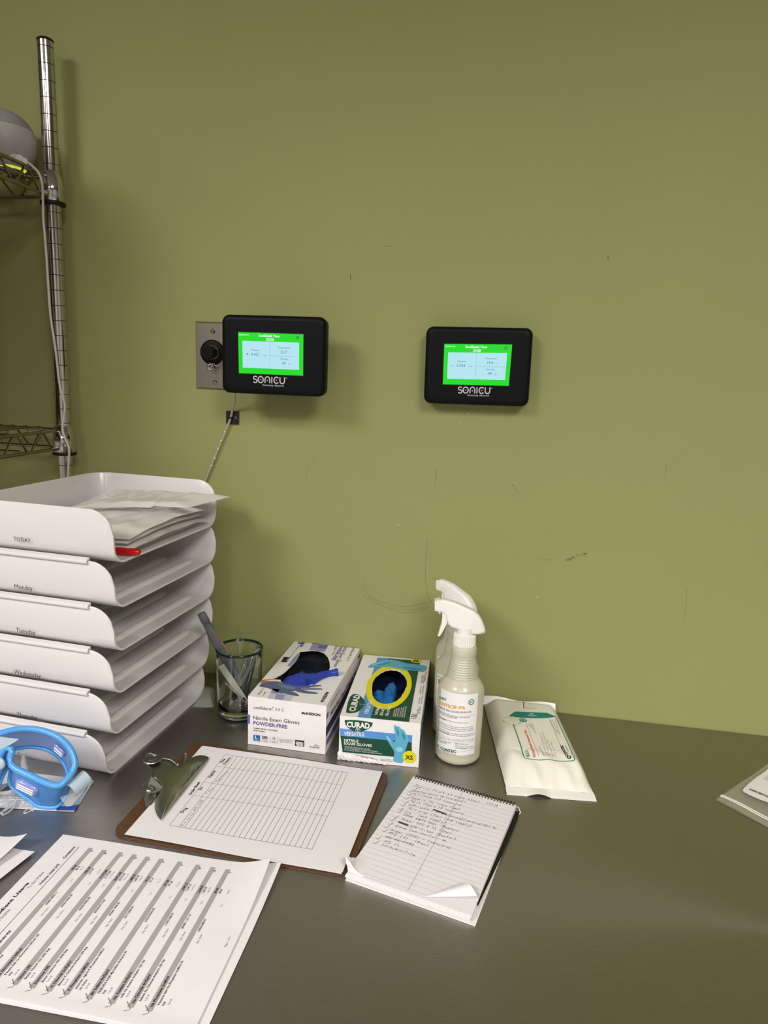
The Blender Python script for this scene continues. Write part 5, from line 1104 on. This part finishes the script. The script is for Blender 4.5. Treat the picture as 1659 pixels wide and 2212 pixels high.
for i in range(14): p = np.array(NF.hit(*C5((520+6*i, 515+2.2*i)))); m.ribbon(NF, [p, p+V(.002, .003), p+V(.0022, -.001)], .0007, M_ink, .0008)
for i in range(16): p = np.array(NF.hit(*C5((830+7*i, 408+2.6*i)))); m.ribbon(NF, [p, p+V(.001, .003), p+V(.002, -.0008)], .0007, M_ink, .0008)
for c_ in ((650, 190), (650, 225), (615, 240), (605, 268), (582, 300), (572, 335), (552, 362), (525, 398), (518, 420), (490, 465), (458, 490), (438, 525), (402, 552), (390, 585), (332, 648), (312, 688)):
    p = [NF.hit(*C5((c_[0]+x, c_[1]+y))) for x, y in ((0, 0), (12, 14), (48, -10))]; m.ribbon(NF, p, .0005, M_ink, .0006)
m.build('written_page', t)
# dog-eared corner at lower left: fan of curled page corners
for k in range(5):
    m = MB(); G = []; z0 = .0062+.0012*k; L_ = .030-.003*k
    for i in range(11):
        s_ = i/10; base = V(*nxy(.024*s_+.0005, HB-.0008*k-.0005), z0); side = V(*nxy(.0004+.0002*k, HB-L_*(1-s_)-.001), z0)
        r_ = []
        for j in range(9):
            q = j/8; p = base*(1-q)+side*q; lift = math.sin(PI*q)*(.0055+.0014*k)*(1-s_)**.8+.0015*math.sin(q*12+k*2)*(1-s_); r_.append(p+V(-.003*math.sin(PI*q)*(1-s_)*(1+.3*k), -.001*k, lift))
        G.append(r_)
    m.slab(G, M_paper, .0002); m.build('curled_corner', t)
M_coil = mat('coil_wire', rgb(70, 68, 62), .3, .8)
m = MB(); nco = 34
hl = [(V(*nxy(.004+(NWd-.008)*i/(nco-1), .006), 0)) for i in range(nco)]
for i, c_ in enumerate(hl):
    P = []
    for k in range(15):
        an = -1.1+2*PI*k/15*1.0; P.append(V(*(c_[:2]-NN*(.0045*math.sin(an)+.003)+ND*(.0028*k/15)), .0082+.0062*math.cos(an)))
    m.tube(P, .00062, M_coil, 6)
m.build('coil_binding', t)
m = MB()
for i, c_ in enumerate(hl): q = c_[:2]+NN*.0005; m.poly(NF, [q-ND*.001-NN*.001, q+ND*.0012-NN*.001, q+ND*.0012+NN*.0012, q-ND*.001+NN*.0012], M_coil, .0007)
m.build('punched_hole', t)
m = MB(); m.tube([V(*nxy(NWd-.001, .004), .010), V(*nxy(NWd+.004, .006), .011), V(*nxy(NWd+.008, .012), .008), V(*nxy(NWd+.0065, .0135), .0065)], .0006, M_white, 6); m.build('coil_end', t)

# ================================================================ printed report
X0, X1, Y0, Y1 = -.4997, -.2236, -.7145, -.4955
def rz(x, y):
    d = max(0, ((x+.32)/.095))*max(0, ((y+.585)/.09)); base = .0028+.0015*math.sin((x+.5)*11)*max(0, (y+.70)/.2)
    e = max(0, (x+.262)/.04)
    return base+.018*max(0, (x+.285)/.06)**1.6*max(0, (y+.60)/.105)**1.8+.0015*e*e+.0012*math.exp(-((y+.714)/.01)**2)
RF = Field(rz)
t, m = sheet('printed_report', 'continuation page mostly hidden under the printed ingredient report', 'paper', [(X0+.004, Y0-.004), (-.2195, Y0-.002), (-.2190, Y1+.002), (X0+.006, Y1-.004)], lambda x, y: rz(x, y)*.35+.0004, n1=36, n2=36); m.build('page', t)
t, m = sheet('printed_report', 'top printed ingredient usage report with grey bars and hand ticked rows', 'paper', [(X0+.001, Y0), (-.2290, Y0), (-.2300, Y1-.0045), (X0, Y1)], rz, n1=60, n2=50)
def RL(s, y0, x, h, mt=M_ink, bold=0, al=0, sq=1): TL(m, RF, s, (x, y0), h, mt, PI/2, bold, align=al, sq=sq)
def RF2(s, y0, y1, x, mt=M_ink, bold=0, h=None): text(m, RF, s, (x, y0), (x, y1), mt, bold=bold, h=h)
def rbar(x, y0, y1, w_, mt=M_bar): m.ribbon(RF, [(x, y0+(y1-y0)*i/40) for i in range(41)], w_, mt, .0003)
RF2('Ingredient Usage', -.6425, -.5791, -.4852, bold=.03, h=.0036); RF2('From: 06/15/2026', -.6500, -.6184, -.4785, M_inkg); RF2('To: 06/19/2026', -.5872, -.5608, -.4795, M_inkg)
RF2('Volume Used (ml)', -.5797, -.5449, -.4708, bold=.02); RF2('Containers', -.5356, -.5141, -.4710, bold=.02); RF2('Ingredients', -.6750, -.6435, -.4586, bold=.02, h=.0033)
rbar(-.4670, -.705, -.5128, .0005, M_ink)
XB = [-.4523, -.4345, -.4132, -.3955, -.3783, -.3608, -.3375, -.3149, -.2962, -.2780]
ROWS = [('Copper 0.4mg/ml', '84.18', '9', 'COPPER 10 Vial', '', '00409-4092-11'), ('Ca Gluconate 0.465mE', '1,753.59', '18', 'fresenis kabi Ca Gluconate 0.465mE 100', 'Vial', '63323-0360-05'), ('Clinisol 15%', '21,773.80', '11', 'Baxter Clinisol 15% 2000 Bag', '', '00338-0502-06'),
 ('Dextrose 70%', '30,012.49', '16', 'Baxter Dextrose 70% 2000 Bag', '', '00338-0719-06'), ('K Chloride 2mEq/ml', '1,609.59', '7', 'Bbraun K Chloride 2mEq/ml 250 Bag', '', '00264-1944-20'), ('K Phosphate 3mM/ml', '191.31', '4', 'american regent K Phosphate 3mM/ml', '50 Other', '0517-2505-01'),
 ('Mg Sulfate 4mEq/ml', '371.20', '8', 'FRESNIUS KABI Mg Sulfate 4mEq/ml 50', 'Vial', '63323-0642-02'), ('Na Acetate 2mEq/ml', '1,749.12', '18', 'milla Na Acetate 2mEq/ml 100 Vial', '', '71357-008-01'), ('Na Chloride 4mEq/ml', '1,634.43', '16', 'Abbott Na Chloride 4mEq/ml 100 Vial', '', '00409-1141-12'), ('Na Phosphate 3mM/ml', '58.40', '2', 'fresenius kabi Na Phosphate 3mM/ml 50', 'Vial', '63323-886-01')]
hb = .0026
for x, (nm, vol, cnt, prod, ext, code) in zip(XB, ROWS):
    rbar(x+.0004, -.6995, -.5120, .0057)
    RL(nm, -.6950, x+.0018, hb*1.02, bold=.03); RL(vol, -.5425, x+.0018, hb*1.02, bold=.04, al=1); RL(cnt, -.5162, x+.0058, hb*.95, bold=.03, al=1)
    RL(prod, -.6921, x+.0068, hb*.86, bold=.02, sq=1.0); RL(code, -.6046, x+.0066, hb*.9, bold=.02); RL(vol, -.5432, x+.0066, hb*.9, bold=.02, al=1)
    xl = x+.0112
    if ext: RL(ext, -.6921, xl, hb*.86, bold=.02); xl2 = x+.0156
    else: xl2 = xl
    RL('Lot #:', -.6901, xl2, hb*.8, M_inkg); RL('Exp. Date:', -.6190, xl2 if not ext else xl, hb*.8, M_inkg); RL('Vol:', -.5686, xl2, hb*.8, M_inkl); RL(vol, -.5432, xl2, hb*.8, M_inkl, al=1)
    if x > -.44: m.ribbon(RF, [(x-.0055, -.6945), (x-.001, -.6985), (x+.0015, -.7010), (x+.0005, -.7025), (x-.003, -.7045)], .0005, M_inkg, .0006)
RL('Page 1 of 2', -.6177, -.2372, hb*.85, M_inkg)
m.build('page', t)

# ---- loose sheets at the left edge
for lab, C, fz in (('lower loose white sheet at the left edge of the worktop', [(-.80, -.70), (-.528, -.62), (-.5110, -.5335), (-.80, -.50)], lambda x, y: .0012+.004*max(0, (x+.56)/.05)**2),
                   ('upper loose white sheet at the left edge, its corner curling up', [(-.80, -.705), (-.555, -.635), (-.5285, -.5225), (-.80, -.495)], lambda x, y: .0045+.0135*max(0, (x+.58)/.05)**2*max(0, (y+.60)/.08))):
    t, m = sheet('loose_sheet', lab, 'paper', C, fz, group='loose white sheets at the left edge'); m.build('page', t)

# ================================================================ calendar leaflet
M_cblue = mat('leaflet_blue', rgb(20, 70, 150), .35); M_cnavy = mat('leaflet_navy', rgb(20, 30, 70), .35); M_leaf = mat('leaflet_paper', rgb(225, 224, 222), .4)
LC = [np.array(onz(*p, .0012)[:2]) for p in ((-60, 1742), (160, 1753), (203, 1686), (-20, 1660))]
t, m = sheet('calendar_leaflet', 'glossy printed calendar leaflet with a blue corner under the goggles', 'leaflet', LC, lambda x, y: .0012+.0004*math.sin(x*60), mt=M_leaf, n1=10, n2=6)
LF = Field(lambda x, y: .0018); CG = crop(0, 1560, .15374)
def lp(pts, mt, l=.0003): m.ppoly(LF, pts, mt, l, CG)
lp([(785, 1240), (820, 1185), (1000, 1180), (1175, 980), (1225, 900), (1255, 880), (1060, 1235), (1035, 1243)], M_cblue)
lp([(-350, 900), (0, 880), (140, 850), (180, 870), (230, 930), (100, 960), (-100, 985), (-350, 1010)], M_cnavy)
u_ = LF.hit(*CG((0, 1210))); v_ = LF.hit(*CG((420, 1200))); ang = math.atan2(v_[1]-u_[1], v_[0]-u_[0]); du = V(math.cos(ang), math.sin(ang)); dn = V(-du[1], du[0])
for bi in range(5):
    o_ = np.array(u_)+du*(.019*bi-.03)+dn*.001
    m.ribbon(LF, [o_+du*.0, o_+du*.0+dn*.031], .0004, M_ink); m.ribbon(LF, [o_, o_+du*.018], .0003, M_ink)
    for r_ in range(7):
        for c_ in range(5):
            if random.random() < .9: TL(m, LF, str(random.randint(1, 31)), o_+du*(.0018+.0033*c_)+dn*(.0015+.0042*r_), .0017, M_ink, ang, .02)
        if r_ % 3 == 0: m.ribbon(LF, [o_+dn*(.0045*r_), o_+du*.018+dn*(.0045*r_)], .0003, M_ink)
m.build('page', t)

# ================================================================ goggles
M_gob = mat('goggle_blue', rgb(84, 160, 226), .35, sss=.1, coat=.2); M_gskirt = mat('goggle_skirt', rgb(62, 136, 214), .3, coat=.3, alpha=.94); M_lens = mat('clear_lens', rgb(235, 240, 245), .04, alpha=.13, coat=1); M_gvent = mat('vent_clear_violet', rgb(150, 160, 220), .12, alpha=.8, coat=1); M_gclip = mat('strap_clip_grey', rgb(176, 194, 208), .35, coat=.2)
t = thing('safety_goggles', 'blue rimmed safety goggles with clear lens leaning against the bottom trays', 'goggles', V(-.57, -.44, 0))
L1p = [(28, 1617, -.462), (20, 1640, -.468), (26, 1657, -.472), (60, 1673, -.474), (98, 1691, -.474), (126, 1699, -.472), (140, 1689, -.466), (160, 1664, -.452), (163, 1643, -.446), (150, 1612, -.441), (128, 1592, -.438), (98, 1579, -.436), (62, 1573, -.436), (30, 1576, -.436), (-5, 1586, -.436), (-60, 1600, -.438), (-105, 1625, -.444), (-118, 1660, -.452), (-100, 1695, -.466), (-60, 1700, -.472), (-25, 1680, -.474), (-8, 1660, -.472), (-2, 1640, -.468), (10, 1614, -.462)]
L2p = [(26, 1655, -.440), (18, 1690, -.446), (30, 1706, -.450), (60, 1725, -.452), (92, 1750, -.453), (112, 1752, -.451), (140, 1727, -.446), (150, 1695, -.425), (148, 1670, -.412), (136, 1645, -.404), (118, 1627, -.402), (95, 1617, -.402), (65, 1613, -.402), (38, 1617, -.402), (-5, 1625, -.402), (-55, 1640, -.404), (-95, 1665, -.412), (-108, 1690, -.425), (-95, 1730, -.446), (-60, 1752, -.452), (-25, 1735, -.453), (-10, 1715, -.450), (0, 1690, -.446), (14, 1658, -.440)]
def closed_smooth(P, n=2):
    P = [np.array(p) for p in P]; return np.array(refine(P, n))
R1 = closed_smooth([ony(a, b, y) for a, b, y in L1p]); R2 = closed_smooth([ony(a, b, y) for a, b, y in L2p]); R2[:, 2] = np.maximum(R2[:, 2], .0032)
nL = len(R1); m = MB(); G = []
for k in range(9):
    q = k/8; G.append(R1*(1-q)+R2*q)
m.grid(G, M_gskirt, True, True); m.grid([g+(g-(R1+R2).mean(0)/2)*.0 for g in []], M_gskirt) if False else None
m.build('skirt', t)
m = MB(); m.tube(R1, .0042, M_gob, 12, closed=True); m.build('face_rim', t)
m = MB(); m.tube(R2, .0026, M_gob, 10, closed=True); m.build('lens_rim', t)
m = MB(); c_ = R2.mean(0); ax = nz(R2.mean(0)-R1.mean(0)); G = [[c_+(p-c_)*q+ax*.006*(1-q*q) for p in R2] for q in (1, .8, .6, .4, .2, .01)]; m.grid(G, M_lens, True, True); m.build('lens', t)
def vent(a, b, c, d, hgt, nslot):   # quad by px,py,Y
    P = [ony(*p) for p in (a, b, c, d)]; n_ = nz(np.cross(P[1]-P[0], P[3]-P[0])); 
    if n_ @ (CAM-P[0]) < 0: n_ = -n_
    m = MB(); f = lambda u, v, l: (1-u)*(1-v)*P[0]+u*(1-v)*P[1]+u*v*P[2]+(1-u)*v*P[3]+n_*l
    G = [[f(.5+(u-.5)*s_, .5+(v-.5)*s_, l) for u, v in rrect(0, 0, 1, 1, .3, 5)] for s_, l in ((1.06, -.0005), (1.0, hgt), (.86, hgt+.001))]; m.grid(G, M_gvent, True, True); m.add(G[-1], [tuple(range(len(G[-1])))], M_gvent)
    for i in range(nslot): v = .28+.5*i/max(1, nslot-1); m.tube([f(.12, v, hgt+.0015), f(.88, v, hgt+.0015)], .0007, M_lens if i % 2 else M_white, 6)
    return m
Yv = -.466
vent((37, 1681, Yv), (83, 1702, Yv), (79, 1720, Yv+.004), (32, 1697, Yv+.004), .0025, 5).build('vent', t)
vent((118, 1606, -.424), (141, 1627, -.426), (139, 1636, -.418), (117, 1618, -.416), .0012, 3).build('vent', t)
# strap clip at the right: curled grey strip and clear bracket
m = MB(); ax0, ax1 = ony(148, 1704, -.462), ony(183, 1674, -.440); dd = ax1-ax0; G = []
sd = nz(CR*.6-CU*.75)
for k in range(13):
    an = -2.1+3.3*k/12; rr = .0105; off_ = nz(np.cross(dd, sd)); p = ax0+sd*rr*math.sin(an)*1.0+(-off_ if off_@CF > 0 else off_)*rr*math.cos(an)+sd*.004
    G.append([p, p+dd*.5, p+dd])
m.slab(G, M_gclip, .0012, up=tuple(-CF)); m.build('strap_clip', t)
m = MB(); G = []
for k in range(7): q = k/6; G.append([ony(130+14*q, 1722+18*q, -.462), ony(162+10*q, 1712+22*q, -.455), ony(190+4*q, 1690+8*q, -.445)])
G = np.array(G); G[:, :, 2] = np.maximum(G[:, :, 2], .004); m.slab(G, M_lens, .002); m.build('clear_bracket', t)
m = MB(); G = [[ony(a, b, -.466) for a, b in r_] for r_ in (((-60, 1590), (-60, 1625)), ((0, 1592), (0, 1620)), ((18, 1595), (18, 1611)), ((40, 1597), (32, 1603)))]; m.slab(G, M_gclip, .0012, up=(0, -1, 0)); m.build('strap_tail', t)
c_ = ony(-2, 1649, -.478); m = MB(); m.sphere(c_, .0085, M_gclip, 12, (1, .5, 1)); m.build('pivot_knob', t)

# ---- clear pieces and loose tubing near the leaflet
M_cl = mat('clear_plastic', rgb(222, 226, 222), .08, alpha=.5, coat=1)
t = thing('clear_connector', 'small clear plastic connector standing behind the goggle lens', 'connector', onz(52, 1662, .001))
m = MB(); c_ = onz(52, 1664, .0015); m.lathe([(.005, .0005), (.0055, .004), (.0035, .010), (.004, .014), (.0022, .020), (.0024, .022)], M_cl, V(c_[0], c_[1], .0016), 20); m.build('body', t)
t = thing('clear_tubing', 'loose coil of thin clear tubing on the leaflet at the left edge', 'tubing', onz(20, 1750, .001))
m = MB(); P = [(-60, 1775), (-10, 1765), (0, 1757), (20, 1745), (38, 1733), (25, 1737), (8, 1750), (2, 1762), (20, 1755), (36, 1735), (30, 1725), (15, 1735), (-20, 1748)]; P = [onz(a, b, .0040+.0008*(i % 4)) for i, (a, b) in enumerate(P)]; m.tube(smooth_pts(P), .0011, M_cl, 8)
m.tube(smooth_pts([onz(a, b, .0035) for a, b in ((70, 1742), (55, 1750), (50, 1757), (58, 1756), (68, 1750), (72, 1752))]), .0008, M_cl, 8); m.build('tube', t)

# ================================================================ zip bag at the right
t = thing('zip_bag', 'clear zip bag with a white barcode label at the right edge of the worktop', 'zip bag', V(.42, -.20, 0))
M_zip = mat('zip_bag_film', rgb(205, 200, 178), .25, alpha=.3, coat=.4)
ZC = [onz(1547, 1727, .002)[:2], onz(1659, 1786, .002)[:2]]; zd = nz(ZC[1]-ZC[0]); zo = ZC[0]; ze = onz(1659, 1650, .002)[:2]; zn = nz(ze-zo)
def zxy(a, b): return zo+zd*a+zn*b
def zh(a, b): return .0015+.005*math.sin(min(1, max(0, a/.05))*PI/2)*math.sin(min(1, max(0, b/.05))*PI/2)+.0007*math.sin(a*70+b*40)
m = MB(); 
for s_ in (0, 1): m.grid([[V(*zxy(.18*i/24, .20*j/24), zh(.18*i/24, .20*j/24)*s_+.0008) for j in range(25)] for i in range(25)], M_zip, True)
m.build('film', t)
ZF = Field(lambda x, y: .0008+zh(*np.linalg.solve(np.array([zd, zn]).T, V(x, y)-zo)))
m = MB()
for b in (.012, .0155): m.tube([V(*zxy(.18*i/20, b), zh(.18*i/20, b)+.0016) for i in range(21)], .0010, M_bag, 8)
m.build('zip_track', t)
CZ = crop(1500, 1600, .09947); m = MB()
lb = [(1040, 1090), (1080, 1040), (1180, 940), (1350, 800), (1540, 680), (1600, 620), (1900, 440), (2500, 1200), (2100, 1560), (1600, 1360), (1400, 1290), (1200, 1200), (1070, 1130)]
m.ppoly(ZF, lb, M_label, .0012, CZ); a = np.array(ZF.hit(*CZ((1185, 1080)))); b = np.array(ZF.hit(*CZ((1600, 1250)))); d = nz(b-a); n_ = V(-d[1], d[0]); x = 0; random.seed(5)
while x < .07:
    w_ = random.choice([.0004, .0008, .0012]); m.poly(ZF, [a+d*x-n_*.001, a+d*(x+w_)-n_*.001, a+d*(x+w_)+n_*.0045, a+d*x+n_*.0045], M_ink, .0016); x += w_+random.choice([.0005, .0009])
for i in range(6): p = np.array(ZF.hit(*CZ((1490+i*22, 840-i*16)))); m.ribbon(ZF, [p, p+d*.05], .0006, M_inkl, .0015)
m.build('label', t)
